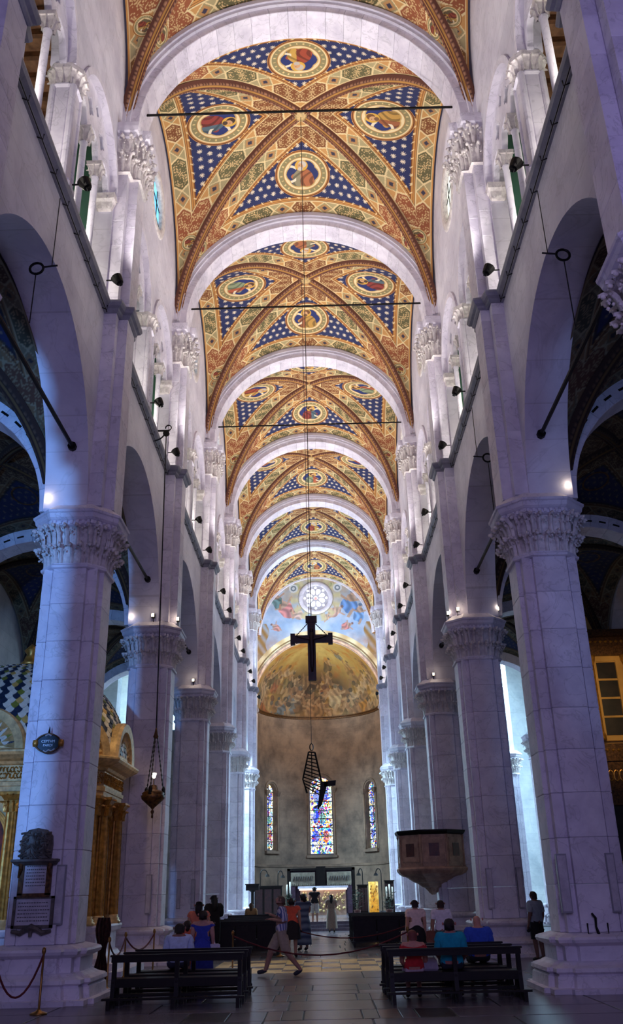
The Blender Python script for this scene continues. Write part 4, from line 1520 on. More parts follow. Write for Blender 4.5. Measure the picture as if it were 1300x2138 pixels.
for s in (-1, 1):
    pts = [(s * (.10 + .30 * i / 14), 0, .70 - .32 * i / 14) for i in range(15)]
    m = MB()
    for i in range(14):
        p, q = Vector(pts[i]), Vector(pts[i + 1])
        m.tube([p, q], .016 if i % 2 else .009, 5)
    obj('chain', m, 'iron', t)
obj('rope', MB().tube([(0, 0, .88), (.02, 0, 10), (.03, 0, 19.2)], .012, 6), 'rope_dark', t)

# openwork hanging frame in front of the middle window
KY = 31.6
K = lambda px, py, dy=0.0: at(px, py, KY) + Vector((0, dy, 0))
t = thing('openwork_lantern', 'dark kite-shaped openwork metal frame hanging before the middle window', 'hanging lamp', tuple(K(652, 1620)))
o0 = Vector(K(652, 1620))
m = MB()
rail = lambda pts, r: m.tube([Vector(p) - o0 for p in pts], r, 6)
A = [(644, 1570), (632, 1627), (641, 1656)]; B = [(657, 1571), (671, 1633), (664, 1690)]
rail([K(*p) for p in A], .03); rail([K(*p) for p in B], .035); rail([K(650, 1571), K(651, 1624)], .02)
rail([K(644, 1570), K(657, 1571)], .03)
for i in range(11):
    f = i / 10
    ya = 1576 + 66 * f; yb = 1578 + 82 * f
    la = lambda P_, y: next((P_[j][0] + (P_[j + 1][0] - P_[j][0]) * (y - P_[j][1]) / (P_[j + 1][1] - P_[j][1]) for j in range(len(P_) - 1) if P_[j][1] <= y <= P_[j + 1][1]), P_[-1][0])
    rail([K(la(A, ya), ya), K(la(B, yb), yb)], .022)
obj('lattice', m, 'iron', t)
bl = [K(671, 1631), K(684, 1634), K(672, 1680), K(664, 1689)]
m = MB()
vs = [Vector(p) - o0 + Vector((0, dy, 0)) for dy in (-.04, .04) for p in bl]
m.add(vs, [(0, 1, 2, 3), (7, 6, 5, 4), (0, 4, 5, 1), (1, 5, 6, 2), (2, 6, 7, 3), (3, 7, 4, 0)])
obj('blade', m, 'dark_wood', t)
ar_ = [K(676, 1632), K(701, 1629), K(700, 1640), K(676, 1643)]
m = MB()
vs = [Vector(p) - o0 + Vector((0, dy, 0)) for dy in (-.04, .04) for p in ar_]
m.add(vs, [(0, 1, 2, 3), (7, 6, 5, 4), (0, 4, 5, 1), (1, 5, 6, 2), (2, 6, 7, 3), (3, 7, 4, 0)])
obj('side_arm', m, 'dark_wood', t)
hk = K(650, 1560) - o0
m = MB()
ring = [(hk.x + .06 * math.cos(a), hk.y, hk.z + .12 * math.sin(a)) for a in [2 * PI * i / 14 for i in range(15)]]
m.tube(ring, .02, 5)
obj('hook_ring', m, 'iron', t)
obj('cord', MB().tube([(hk.x, hk.y, hk.z + .1), (hk.x, hk.y, 26.85 - o0.z)], .010, 5), 'rope_dark', t)

# ------------------------------------------------------------------ sanctuary lamp on its wall bracket
LY = 24.0
top = at(347, 905, LY); bot = at(318, 1690, LY)
t = thing('wall_bracket', 'wrought iron scroll bracket on the left wall that holds the lamp rope', 'bracket', (-WX, LY, top.z))
m = MB()
ln = top.x + WX
m.tube([(0, 0, .10), (ln + .1, 0, .10)], .03, 6)
m.tube([(0, 0, -.25)] + [(ln * .9 * math.sin(a), 0, -.25 + .32 * (1 - math.cos(a))) for a in [PI / 2 * i / 8 for i in range(1, 9)]], .022, 6)
m.tube([(ln + .06 + .09 * math.cos(a), 0, .2 + .09 * math.sin(a)) for a in [-PI / 2 + 1.6 * PI * i / 12 for i in range(13)]], .02, 5)
obj('scroll', m, 'iron', t)
obj('pulley', MB().lathe([(.10, -.03), (.08, 0), (.10, .03)], 14, (ln, 0, 0), 'y'), 'iron', t)
lz = bot.z
t = thing('sanctuary_lamp', 'bronze hanging sanctuary lamp with a small flame, before the second left pier', 'hanging lamp', (bot.x, LY, lz))
b_ = MB().lathe([(.01, -.22), (.03, -.2), (.02, -.12), (.05, -.06), (.02, 0), (.06, .05), (.20, .17), (.30, .26), (.32, .34), (.28, .36), (.30, .40), (.22, .46), (.12, .50), (.10, .60), (.03, .62)], 18)
obj('bowl', b_, 'gilding_dark', t, smooth=True)
for j in range(3):
    a = 2 * PI * j / 3 + .4
    x, y = .27 * math.cos(a), .27 * math.sin(a)
    m = MB()
    for i in range(24):
        f0, f1_ = i / 24, (i + 1) / 24
        m.tube([(x * (1 - f0 * .85), y * (1 - f0 * .85), .42 + 1.45 * f0), (x * (1 - f1_ * .85), y * (1 - f1_ * .85), .42 + 1.45 * f1_)], .02 if i % 2 else .011, 5)
    m.lathe([(.01, .34), (.05, .36), (.05, .52), (.02, .58)], 8, (x, y, 0))
    obj('chain', m, 'iron', t)
obj('crown', MB().lathe([(.02, 1.82), (.08, 1.86), (.05, 1.94), (.02, 2.1)], 12), 'gilding_dark', t, smooth=True)
obj('flame_glass', MB().lathe([(.015, .78), (.04, .80), (.07, .90), (.06, .92)], 12), 'white_glow', t, smooth=True)
obj('glass_stem', MB().tube([(0, 0, .6), (0, 0, .8)], .012, 6), 'brass', t)
obj('rope', MB().tube([(0, 0, 2.05), (top.x - bot.x, 0, top.z - lz)], .018, 6), 'rope_dark', t)
lamp('sanctuary_flame', 'POINT', (bot.x, LY - .05, lz + .98), None, 2.0, (1, .75, .45), .04)

# pulley rings and ropes on the arcade arches
for (px, py, X, lab, drop) in ((80, 533, -5.1, 'iron ring and rope in the nearest left arcade arch', 2.2), (1170, 505, 5.1, 'iron ring and rope in the nearest right arcade arch', 3.0), (1015, 935, 5.1, 'iron ring and rope in the second right arcade arch', 3.0)):
    p = on_plane_x(px, py, X)
    s = 1 if X > 0 else -1
    p.z -= .32
    t = thing('pulley_ring', lab, 'pulley', tuple(p), 0, 'pulley rings of the arcade')
    obj('ring', MB().tube([(.13 * math.cos(a), 0, .13 * math.sin(a)) for a in [2 * PI * i / 18 for i in range(19)]], .026, 6), 'iron', t)
    obj('rod', MB().tube([(-s * .12, 0, .03), (-s * .40, 0, .06)], .018, 6), 'iron', t)
    obj('wire', MB().tube([(-s * .29, 0, .06), (-s * .29, .0, 14.6 - p.z)], .010, 5), 'rope_dark', t)
    obj('rope', MB().tube([(0, 0, -.13), (s * .02, .05, -.13 - drop * .5)], .012, 5), 'rope_dark', t)

# ------------------------------------------------------------------ small lamps on the pier capitals
cl = MB().box(-.05, .05, -.10, .06, -.06, .06).tube([(0, 0, -.06), (0, .05, -.22)], .015, 5).mesh('housing')
cg = MB().box(-.04, .04, -.125, -.10, -.05, .05).mesh('bulb')
CLAMP = [(-1, 1, -.62, -.62, 'outer edge of the nearest left capital'), (-1, 2, -.62, -.62, 'outer edge of the second left capital'), (-1, 2, .1, -.78, 'front of the second left capital'),
         (-1, 2, .80, -.3, 'nave edge of the second left capital'), (-1, 3, .1, -.78, 'third left capital'),
         (1, 1, .62, -.62, 'outer edge of the nearest full right capital'), (1, 2, -.55, -.62, 'nave corner of the second right capital'), (1, 2, -.80, -.2, 'nave edge of the second right capital'), (1, 2, .70, -.55, 'outer edge of the second right capital'), (1, 3, -.3, -.78, 'third right capital')]
for s, i, dx, dy, lab in CLAMP:
    p = (s * PX + dx, PY[i] + dy, ZT + 1.58)
    t = thing('spot_lamp', 'small lit spot lamp on the ' + lab, 'lamp', p, 0, 'spot lamps on capitals')
    obj('housing', cl, 'iron', t)
    obj('bulb', cg, 'lamp_glow', t)
    lamp('spot_lamp_light', 'POINT', (p[0], p[1] - .2, p[2] + .02), None, 1.6, (1, .85, .65), .05)

# ------------------------------------------------------------------ fittings on the piers
FY = PY[1] - .66          # front plane of the nearest piers


def box_px(x0, y0, x1, y1, Y, depth, mat, name, parent, o0_, taper=None):
    a, b = at(x0, y0, Y), at(x1, y1, Y)
    a -= o0_; b -= o0_
    m = MB().box(min(a.x, b.x), max(a.x, b.x), -depth, 0.0, min(a.z, b.z), max(a.z, b.z))
    return obj(name, m, mat, parent)


o0 = at(75, 1850, FY)
t = thing('wall_memorial', 'carved stone memorial with crest and framed tablet on the nearest left pier', 'memorial', tuple(o0))
crest = at(79, 1765, FY) - o0
m = MB()
wd, hg = .28, .27
rows = []
pl = [(-wd, -hg), (wd, -hg), (wd * 1.06, 0), (wd, hg * .6), (wd * .6, hg), (0, hg * 1.12), (-wd * .6, hg), (-wd, hg * .6), (-wd * 1.06, 0)]
m.rings([[(x, -d, z) for x, z in [(px_ * k, pz_ * k) for px_, pz_ in pl]] for d, k in ((0, 1), (.08, 1), (.13, .85))])
rg = random.Random(2)
for j in range(60):
    x, z = rg.uniform(-wd * .9, wd * .9), rg.uniform(-hg * .9, hg * .85)
    a = rg.uniform(0, PI); q = rg.uniform(.04, .09)
    m.tube([(x - q * math.cos(a), -.12, z - q * math.sin(a)), (x, -.17, z), (x + q * math.cos(a), -.12, z + q * math.sin(a))], .022, 5)
obj('carved_crest', m, 'dark_tablet', t, (crest.x, 0, crest.z))
sh = at(77, 1799, FY) - o0
obj('shelf', MB().rings([[(sh.x + sx * w_, -dd if k else 0, sh.z + zz2) for sx, k in ((-1, 0), (1, 0), (1, 1), (-1, 1))] for w_, dd, zz2 in ((.38, .10, -.06), (.40, .16, -.02), (.43, .2, .0), (.43, .2, .04))]), 'dark_tablet', t)
tb = at(75, 1832, FY) - o0
obj('tablet', MB().box(tb.x - .22, tb.x + .22, -.04, 0, tb.z - .27, tb.z + .27), 'grey_tablet', t)
fr = MB()
for x0, x1, z0, z1 in ((-.30, -.21, -.30, .30), (.21, .30, -.30, .30), (-.30, .30, -.34, -.27), (-.30, .30, .25, .32)):
    fr.box(tb.x + x0, tb.x + x1, -.08, 0, tb.z + z0, tb.z + z1)
for sx in (-1, 1):
    fr.tube([(tb.x + sx * .28, -.09, tb.z + .30), (tb.x + sx * .26, -.13, tb.z + .15), (tb.x + sx * .30, -.08, tb.z)], [.05, .035, .02], 6)
obj('frame', fr, 'gilding_dark', t)
wr = MB()
for r_ in range(7):
    rg2 = random.Random(r_)
    x = -.17
    while x < .17:
        q = rg2.uniform(.015, .035)
        wr.box(tb.x + x, tb.x + x + q, -.043, -.04, tb.z + .18 - r_ * .055, tb.z + .20 - r_ * .055)
        x += q + .012
obj('inscription', wr, 'letter_dark', t)['kind'] = 'stuff'
o0 = at(70, 1905, FY)
t = thing('wall_tablet', 'lower inscribed tablet with scrolled foot on the nearest left pier', 'tablet', tuple(o0))
obj('tablet', MB().box(-.33, .33, -.04, 0, -.22, .24), 'grey_tablet', t)
fr = MB()
for x0, x1, z0, z1 in ((-.37, -.32, -.26, .27), (.32, .37, -.26, .27), (-.37, .37, .23, .27), (-.37, .37, -.26, -.21)):
    fr.box(x0, x1, -.07, 0, z0, z1)
obj('frame', fr, 'dark_tablet', t)
ft = MB().tube([(-.36, -.05, -.31), (-.2, -.06, -.34), (-.1, -.07, -.28), (0, -.08, -.25), (.1, -.07, -.28), (.2, -.06, -.34), (.36, -.05, -.31)], [.03, .05, .05, .07, .05, .05, .03], 7)
ft.tube([(0, -.07, -.24), (0, -.09, -.40)], [.05, .03], 7)
obj('scroll', ft, 'dark_tablet', t)
wr = MB()
for r_ in range(6):
    rg2 = random.Random(20 + r_)
    x = -.28
    while x < .27:
        q = rg2.uniform(.015, .04)
        wr.box(x, x + q, -.043, -.04, .15 - r_ * .06, .17 - r_ * .06)
        x += q + .014
obj('inscription', wr, 'letter_dark', t)['kind'] = 'stuff'

# oval hanging sign
o0 = at(101, 1552, FY - .12)
t = thing('oval_sign', 'small oval dark sign with pale Latin lettering on the nearest left pier', 'sign', tuple(o0))
ov = lambda k, n_=32: [(k * .235 * math.copysign(abs(math.cos(a)) ** 1.15, math.cos(a)), k * .17 * math.sin(a)) for a in [2 * PI * i / n_ for i in range(n_)]]
m = to_front(plate('board', ov(1.0), [], .03), 0)
obj('board', m, 'sign_blue', t)
bd_ = MB().tube([(x, -.03, z) for x, z in ov(1.04)] + [(ov(1.04)[0][0], -.03, 0)], .016, 6)
obj('border', bd_, 'gilding_dark', t)
for sx in (-1, 1):
    obj('scroll_end', MB().lathe([(.01, -.07), (.05, -.06), (.06, 0), (.05, .06), (.01, .07)], 10, (sx * .25, -.01, 0)), 'gilding', t, smooth=True)
obj('spike', MB().tube([(0, -.01, .16), (0, 0, .32)], [.03, .006], 6), 'iron', t)
obj('ornament', MB().tube([(-.08, -.03, -.14), (-.03, -.035, -.17), (.02, -.035, -.13), (.08, -.03, -.15), (.14, -.03, -.11)], .014, 5).tube([(-.06, -.03, .14), (0, -.035, .17), (.06, -.03, .14)], .018, 5), 'lettering', t)
def text_mesh(txt, size, depth=.004):
    cu = bpy.data.curves.new('lettering', 'FONT')
    cu.body = txt; cu.size = size; cu.align_x = 'CENTER'; cu.extrude = depth
    o = bpy.data.objects.new('tmp', cu); COL.objects.link(o)
    dg = bpy.context.evaluated_depsgraph_get()
    me = bpy.data.meshes.new_from_object(o.evaluated_get(dg)); me.name = 'lettering'
    bpy.data.objects.remove(o); bpy.data.curves.remove(cu)
    return me
for txt, zz2, sz in (('CEPTVM', .012, .072), ('PARDI', -.062, .068)):
    me = to_front(text_mesh(txt, sz), -.026)
    obj('lettering', me, 'lettering', t, (0, 0, zz2))

# slim column loudspeakers
for (x0, y0, x1, y1, Y, lab) in ((27, 1808, 38, 1935, FY + .10, 'left of the memorial on the nearest left pier'), (117, 1806, 136, 1930, FY + .10, 'right of the memorial on the nearest left pier'),
                                 (1164, 1783, 1186, 1906, FY + .04, 'on the nave side of the nearest full right pier'), (1268, 1781, 1286, 1905, FY + .04, 'on the outer side of the nearest full right pier'),
                                 (305, 1826, 316, 1908, PY[2] - .70, 'on the second left pier'), (1016, 1813, 1028, 1897, PY[2] - .62, 'on the nave side of the second right pier'), (1080, 1811, 1090, 1896, PY[2] - .62, 'on the outer side of the second right pier'),
                                 (370, 1836, 376, 1898, PY[3] - .62, 'on the outer side of the third left pier'), (400, 1836, 406, 1898, PY[3] - .62, 'on the nave side of the third left pier')):
    p, q = at(x0, y0, Y), at(x1, y1, Y)
    cx_ = (at(x0, (y0 + y1) / 2, Y).x + at(x1, (y0 + y1) / 2, Y).x) / 2
    h = (p.z - q.z)
    hw_ = max(.07, abs(at(x1, y1, Y).x - at(x0, y1, Y).x) / 2)
    t = thing('column_loudspeaker', 'slim grey column loudspeaker ' + lab, 'loudspeaker', (cx_, Y, q.z), 0, 'column loudspeakers')
    obj('cabinet', MB().box(-hw_, hw_, -.10, .0, 0, h), 'grey_metal', t)
    obj('grille', MB().box(-hw_ * .8, hw_ * .8, -.106, -.10, .03, h - .03), 'grey_tablet', t)
    obj('mount', MB().box(-.03, .03, -.02, .14, h * .15, h * .2).box(-.03, .03, -.02, .14, h * .8, h * .85), 'iron', t)

o0 = at(1248, 1950, FY - .05)
t = thing('candle_bracket', 'black iron candle bracket low on the nearest full right pier', 'candle bracket', tuple(o0))
obj('bar', MB().tube([(-.18, -.05, .18), (-.18, -.05, 0), (.18, -.05, 0), (.18, -.05, .18)], .015, 6).tube([(0, .12, 0), (0, -.05, 0)], .015, 6), 'iron', t)
obj('candle', MB().tube([(0, -.05, 0), (-.03, -.05, .12), (-.02, -.05, .26), (-.08, -.05, .34)], [.03, .02, .025, .02], 7), 'iron', t)

# ------------------------------------------------------------------ pulpit on the third right pier
QX, QY = PX - .85, PY[3] - .15
t = thing('pulpit', 'polygonal pinkish marble pulpit projecting from the third right pier', 'pulpit', (QX, QY, 1.55))
hexp = [(1.28 * math.cos(a), 1.28 * math.sin(a)) for a in [PI / 8 + 2 * PI * i / 8 for i in range(8)]]
obj('body', MB().stack(hexp, [(.92, -.03), (.94, .0), (2.08, .0), (2.1, -.02)]), 'pulpit_marble', t)
obj('rim', MB().stack(hexp, [(2.06, .02), (2.10, .08), (2.17, .12), (2.22, .12), (2.23, .05)]), 'dark_wood', t)
obj('lower_moulding', MB().stack(hexp, [(.62, -.12), (.70, .02), (.80, .10), (.86, .12), (.90, .10), (.94, .03)]), 'pulpit_marble', t)
obj('corbel', MB().stack(hexp, [(-.02, -1.12), (.06, -1.02), (.10, -1.0), (.22, -.88), (.26, -.78), (.38, -.62), (.42, -.5), (.52, -.34), (.56, -.3), (.64, -.14)]), 'pulpit_marble', t)
for i in range(8):
    a = 2 * PI * (i + 1) / 8
    if math.sin(a) > .75:
        continue
    rr = 1.28 * math.cos(PI / 8)
    c, s_ = math.cos(a), math.sin(a)
    R_ = Matrix(((-s_, c, 0), (c, s_, 0), (0, 0, 1)))
    p = obj('panel', MB().box(-.40, .40, 0, .03, 1.10, 1.95, R_, (rr * c, rr * s_, 0)), 'pulpit_marble', t)
    obj('inlay', MB().box(-.19, .19, .03, .045, 1.30, 1.75, R_, (rr * c, rr * s_, 0)), 'red_marble', p)
for x, y in hexp:
    if y < .9:
        obj('corner_column', MB().lathe([(.07, .94), (.05, 1.0), (.045, 1.95), (.07, 2.06)], 8, (x, y, 0)), 'pulpit_marble', t)

lamp('mosaic_lamp', 'SPOT', (-4.35, 25.0, 15.4), (.1, 25.0, 0), 3200, (1.0, .82, .50), .08, spot=.40, blend=.5)

# ------------------------------------------------------------------ octagonal chapel in the left aisle
TX, TY = -7.8, 23.6
t = thing('octagonal_chapel', 'gilded octagonal marble chapel with tiled dome in the left aisle', 'chapel', (TX, TY, 0))
octv = lambda r: [(r * math.cos(a), r * math.sin(a)) for a in [PI / 8 + PI / 4 * i for i in range(8)]]
obj('steps', MB().stack(octv(2.75), [(0, .75), (.15, .75), (.151, .5), (.30, .5), (.301, .3), (.42, .3)]), 'marble', t)
obj('podium', MB().stack(octv(2.60), [(.42, .30), (.50, .25), (.54, .18), (.92, .18), (.96, .28), (1.06, .32), (1.10, .30)]), 'marble', t)
flp = MB()
prof = []
for i in range(24):
    a = 2 * PI * i / 24
    prof.append((.155 if i % 2 == 0 else .135, a))
sh = MB()
sh.rings([[(r * k * math.cos(a), r * k * math.sin(a), z) for r, a in prof] for z, k in ((1.30, 1.05), (1.9, 1.03), (3.55, .88))])
shaft_me = sh.mesh('shaft')
cb_me = MB().lathe([(.24, 1.10), (.24, 1.16), (.20, 1.18), (.21, 1.22), (.17, 1.25), (.18, 1.28), (.165, 1.30)], 18).mesh('base', True)
ccap = MB().stack([(-.14, -.14), (.14, -.14), (.14, .14), (-.14, .14)], [(3.54, -.02), (3.8, .02), (3.92, .10), (3.98, .11)])
for p, nrm, w in perimeter([(-.13, -.13), (.13, -.13), (.13, .13), (-.13, .13)], .13):
    leaf(ccap, p, nrm, .075, 3.55, .24, .10, rng); leaf(ccap, p, nrm, .06, 3.72, .22, .13, rng)
cap_me = ccap.mesh('capital')
arch_pts = lambda w_, z0, z1: [(-w_, z0), (-w_, z1)] + [(-w_ * math.cos(PI * i / 20), z1 + w_ * math.sin(PI * i / 20)) for i in range(1, 20)] + [(w_, z1), (w_, z0)]
fan = MB()
NF = 12
for i in range(NF):
    a0, a1 = PI * i / NF, PI * (i + 1) / NF
    am = (a0 + a1) / 2
    R0 = .78
    fan.add([(0, -.02, 0), (R0 * math.cos(a0), -.02, R0 * math.sin(a0)), (R0 * 1.02 * math.cos(am), -.14, R0 * 1.02 * math.sin(am)), (R0 * math.cos(a1), -.02, R0 * math.sin(a1))], [(0, 1, 2), (0, 2, 3)])
fan_me = fan.mesh('shell')
lun_me = MB().rings([[(r * math.cos(PI * i / 24), y, r * math.sin(PI * i / 24)) for r, y in ((.78, 0), (.78, -.16), (.98, -.18), (1.02, -.1), (1.02, .25))] for i in range(25)]).mesh('lunette_arch')
for i in range(8):
    a = PI / 8 + PI / 4 * i
    for da in (-.085, .085):
        c, s_ = math.cos(a + da), math.sin(a + da)
        co = obj('column', shaft_me, 'gilding', t, (2.62 * c, 2.62 * s_, 0))
        obj('base', cb_me, 'gilding_pale', co)
        obj('capital', cap_me, 'gilding', co)
    am = a + PI / 8
    rr = 2.6 * math.cos(PI / 8)
    w_ = 2.6 * math.sin(PI / 8)
    me = to_front(plate('wall_bay', [(-w_, 1.1), (w_, 1.1), (w_, 4.0), (-w_, 4.0)], [arch_pts(.62, 1.25, 3.0)], .22), 0)
    wb = obj('wall_bay', me, 'gilding_pale', t, (rr * .93 * math.cos(am), rr * .93 * math.sin(am), 0), am + PI / 2)
    me = MB()
    for k in range(3):
        me.rings([[(sx * (.62 + .05 * k + d), -.12 - .02 * k, z) for sx, d in ((1, 0), (1, .04))] + [(sx * (.62 + .05 * k + d), -.14 - .02 * k, z) for sx, d in ((1, .04), (1, 0))] for z in (1.25, 3.0)])
        me.rings([[(sx * (.62 + .05 * k + d), -.12 - .02 * k, z) for sx, d in ((-1, 0), (-1, .04))] + [(sx * (.62 + .05 * k + d), -.14 - .02 * k, z) for sx, d in ((-1, .04), (-1, 0))] for z in (1.25, 3.0)])
        me.rings([[((.62 + .05 * k + d) * math.cos(PI * q / 20), -.12 - .02 * k - e_, 3.0 + (.62 + .05 * k + d) * math.sin(PI * q / 20)) for d, e_ in ((0, 0), (.04, 0), (.04, .02), (0, .02))] for q in range(21)])
    obj('arch_moulding', me, 'gilding', wb)
    obj('shell', fan_me, 'gilding_pale' if i not in (5, 6) else 'grey_tablet', t, (rr * 1.10 * math.cos(am), rr * 1.10 * math.sin(am), 4.93), am + PI / 2)
    obj('lunette_arch', lun_me, 'gilding_pale', t, (rr * 1.10 * math.cos(am), rr * 1.10 * math.sin(am), 4.93), am + PI / 2)
    fz = MB()
    rf_ = random.Random(i)
    wf = 2.78 * math.sin(PI / 8)
    for q in range(26):
        x = -wf + 2 * wf * (q + .5) / 26
        for k in range(2):
            ph = rf_.uniform(0, 6)
            fz.tube([(x + .05 * math.cos(ph + u_), -.02, 4.36 + .14 * k + .06 * math.sin(ph + u_)) for u_ in (0, 1.2, 2.4, 3.6, 4.4)], .018, 4)
    obj('frieze_carving', fz, 'gilding', t, (2.72 * math.cos(PI / 8) * math.cos(am), 2.72 * math.cos(PI / 8) * math.sin(am), 0), am + PI / 2)
obj('entablature', MB().stack(octv(2.70), [(3.98, -.02), (4.02, .02), (4.12, .03), (4.13, .06), (4.22, .07), (4.24, .02), (4.60, .02), (4.62, .08), (4.68, .12), (4.72, .24), (4.80, .38), (4.86, .42), (4.90, .42), (4.95, .30)]), 'gilding_pale', t)
obj('inner_core', MB().stack(octv(1.9), [(.5, 0), (4.5, 0)]), 'red_interior', t)
# dome with scale tiles
DR, DZ0, DH = 2.72, 4.95, 2.50
dome_r = lambda f: DR * (math.cos(f * PI / 2) ** .82)
dome_z = lambda f: DZ0 + DH * math.sin(f * PI / 2)
obj('dome', MB().lathe([(max(.02, dome_r(f / 30) - .03), dome_z(f / 30)) for f in range(31)], 48), 'gilding_dark', t, smooth=True)
obj('dome_rib', MB().lathe([(DR + .02, 4.92), (DR + .08, 4.96), (DR + .06, 5.06), (DR, 5.1)], 48), 'gilding_pale', t, smooth=True)
for nm, c in (('tile_blue', (30, 44, 66)), ('tile_white', (214, 208, 190)), ('tile_green', (120, 124, 48)), ('tile_gold', (196, 160, 84))):
    plain(nm, c, .45, 0, .1, 8)
rest = MB()
restm = []
tiles = {}
NT = 84
fr_list = [i / 30 for i in range(0, 29)]
cnt = 0
for ri, f in enumerate(fr_list):
    r = dome_r(f); z = dome_z(f)
    r2, z2 = dome_r(min(1, f + .055)), dome_z(min(1, f + .055))
    w_ = 2 * PI * r / NT * .56
    slope = Vector((r2 - r, 0, z2 - z))
    if ri not in tiles:
        tm = []
        for mt in ('tile_blue', 'tile_white', 'tile_green', 'tile_gold'):
            m = MB()
            ln = slope.length * 1.25
            d = slope.normalized(); nrm = Vector((d.z, 0, -d.x))
            pts = [(-1, 1), (1, 1), (1, .35), (.75, .08), (.35, -.12), (0, -.18), (-.35, -.12), (-.75, .08), (-1, .35)]
            top_ = [d * (ln * v_) + nrm * (.055 - .03 * v_) + Vector((0, w_ * u_, 0)) for u_, v_ in pts]
            bt_ = [p - nrm * .03 for p in top_]
            m.rings([bt_, top_])
            me = m.mesh('roof_tile'); me.materials.append(MATS[mt])
            tm.append(me)
        tiles[ri] = tm
    for j in range(NT):
        a = 2 * PI * (j + .5 * (ri % 2)) / NT
        ci = j % 2 if (j * 7 + ri * 3) % 9 else 2
        if (j * 5 + ri * 11) % 13 == 0:
            ci = 3
        aa_ = (a + PI) % (2 * PI) - PI
        if abs(aa_ + 1.62) < .38 and cnt < 300:
            cnt += 1
            obj('roof_tile', tiles[ri][ci], None, t, (r * math.cos(a), r * math.sin(a), z), a)
        elif aa_ < .3 and aa_ > -3.3:
            me = tiles[ri][0]
            M_ = Matrix.Translation((r * math.cos(a), r * math.sin(a), z)) @ Matrix.Rotation(a, 4, 'Z')
            rest.add([M_ @ v.co for v in me.vertices], [tuple(p.vertices) for p in me.polygons])
            restm += [ci] * len(me.polygons)
me = rest.mesh('roof_tiles')
for mt in ('tile_blue', 'tile_white', 'tile_green', 'tile_gold'):
    me.materials.append(MATS[mt])
me.polygons.foreach_set('material_index', restm)
o = obj('roof_tiles', me, None, t)
o['kind'] = 'stuff'
obj('finial', MB().lathe([(.3, 7.6), (.2, 7.7), (.12, 7.9), (.2, 8.0), (.02, 8.2)], 12), 'gilding', t, smooth=True)
lamp('chapel_lamp', 'SPOT', (-4.9, 20.3, 7.2), (-6.0, 23.3, 4.0), 130, (1.0, .72, .38), .1, spot=1.3)
lamp('chapel_front_lamp', 'POINT', (-8.6, 19.6, 3.0), None, 20, (1.0, .78, .5), .2)
# red curtain-like hanging beside the podium
cm = MB()
pts0 = []
for zf in range(12):
    z = .01 + 1.30 * zf / 11
    pts0.append([(.17 * (q / 12 - .5) * (1.3 + .5 * math.sin(3 * zf / 11 * PI)), .05 * math.sin(q * 1.9), z) for q in range(13)])
cm.rings(pts0, closed=False)
o = obj('hanging_cloth', cm, 'curtain_brown', None, (at(214, 1968, 20.2).x, 20.2, .0))
tag(o, 'dark red patterned cloth hanging beside the left chapel steps', 'cloth')
md = o.modifiers.new('thickness', 'SOLIDIFY'); md.thickness = .02

# ------------------------------------------------------------------ altar in the right side chapel
SY = 35.25
ex = lambda px: at(px, 1450, SY).x
ez = lambda py: at(1262, py, SY).z
c0 = ex(1276)
t = thing('side_altar', 'dark and gilded altar with a tall barred window in the right side chapel', 'altar', (c0, SY, 0))
E0, E1 = ex(1226) - c0, ex(1326) - c0
obj('back_panel', MB().box(E0 - .3, E1 + .6, 0, .3, 0, ez(1262)), 'altar_ochre', t)
obj('entablature', MB().box(E0, E1, -.35, 0, ez(1372), ez(1352)).box(E0 + .1, E1 - .1, -.28, 0, ez(1352), ez(1334)).box(E0 - .1, E1 + .1, -.5, 0, ez(1334), ez(1320)), 'gilding_dark', t)
W0, W1 = ex(1251) - c0, ex(1292) - c0
F0, F1 = ez(1548), ez(1372)
obj('window_frame', MB().box(W0 - .35, W0, -.16, 0, F0, F1).box(W1, W1 + .35, -.16, 0, F0, F1).box(W0, W1, -.16, 0, F1 - .2, F1).box(W0, W1, -.16, 0, F0, F0 + .2), 'altar_ochre', t)
for i in range(4):
    z0 = F0 + .2 + (F1 - F0 - .4) * i / 4; z1 = F0 + .2 + (F1 - F0 - .4) * (i + 1) / 4
    obj('pane', MB().box(W0, W1, -.06, 0, z0 + .04, z1 - .04), 'altar_paint', t)
    obj('window_bar', MB().box(W0, W1, -.10, 0, z1 - .04, z1 + .04), 'altar_ochre', t)
for x in (ex(1237) - c0, ex(1312) - c0):
    obj('column', MB().lathe([(.2, F0), (.2, F0 + .2), (.14, F0 + .3), (.13, F1 - .4), (.2, F1 - .2), (.22, F1)], 14, (x, -.28, 0)), 'gilding', t, smooth=True)
obj('predella', MB().box(E0, E1, -.45, 0, ez(1592), ez(1556)).box(E0, E1, -.38, 0, ez(1650), ez(1592)).box(E0 - .05, E1 + .05, -.5, 0, ez(1684), ez(1650)), 'gilding_dark', t)
cv = MB()
for q in range(9):
    x = E0 + (E1 - E0) * (q + .5) / 9
    cv.tube([(x + .1 * math.cos(u_), -.40, ez(1622) + .2 * math.sin(u_)) for u_ in [i * PI / 4 for i in range(9)]], .03, 5)
    cv.lathe([(.01, -.07), (.08, 0), (.01, .07)], 8, (x, -.30, ez(1343)))
    cv.lathe([(.01, -.06), (.06, 0), (.01, .06)], 8, (x, -.46, ez(1570)))
o = obj('carving', cv, 'gilding', t); o['kind'] = 'stuff'
obj('niche', MB().box(E0, E1, -.2, 0, ez(1800), ez(1684)), 'altar_paint', t)
obj('altar_table', MB().box(E0 - .2, E1 + .2, -.9, 0, 0, ez(1815)).box(E0 - .3, E1 + .3, -1.0, 0, ez(1815), ez(1800)), 'altar_ochre', t)
lamp('side_altar_lamp', 'SPOT', (c0 - 1.2, SY - 5.0, 8.8), (c0, SY, 8.2), 420, (1.0, .70, .32), .15, spot=1.2)

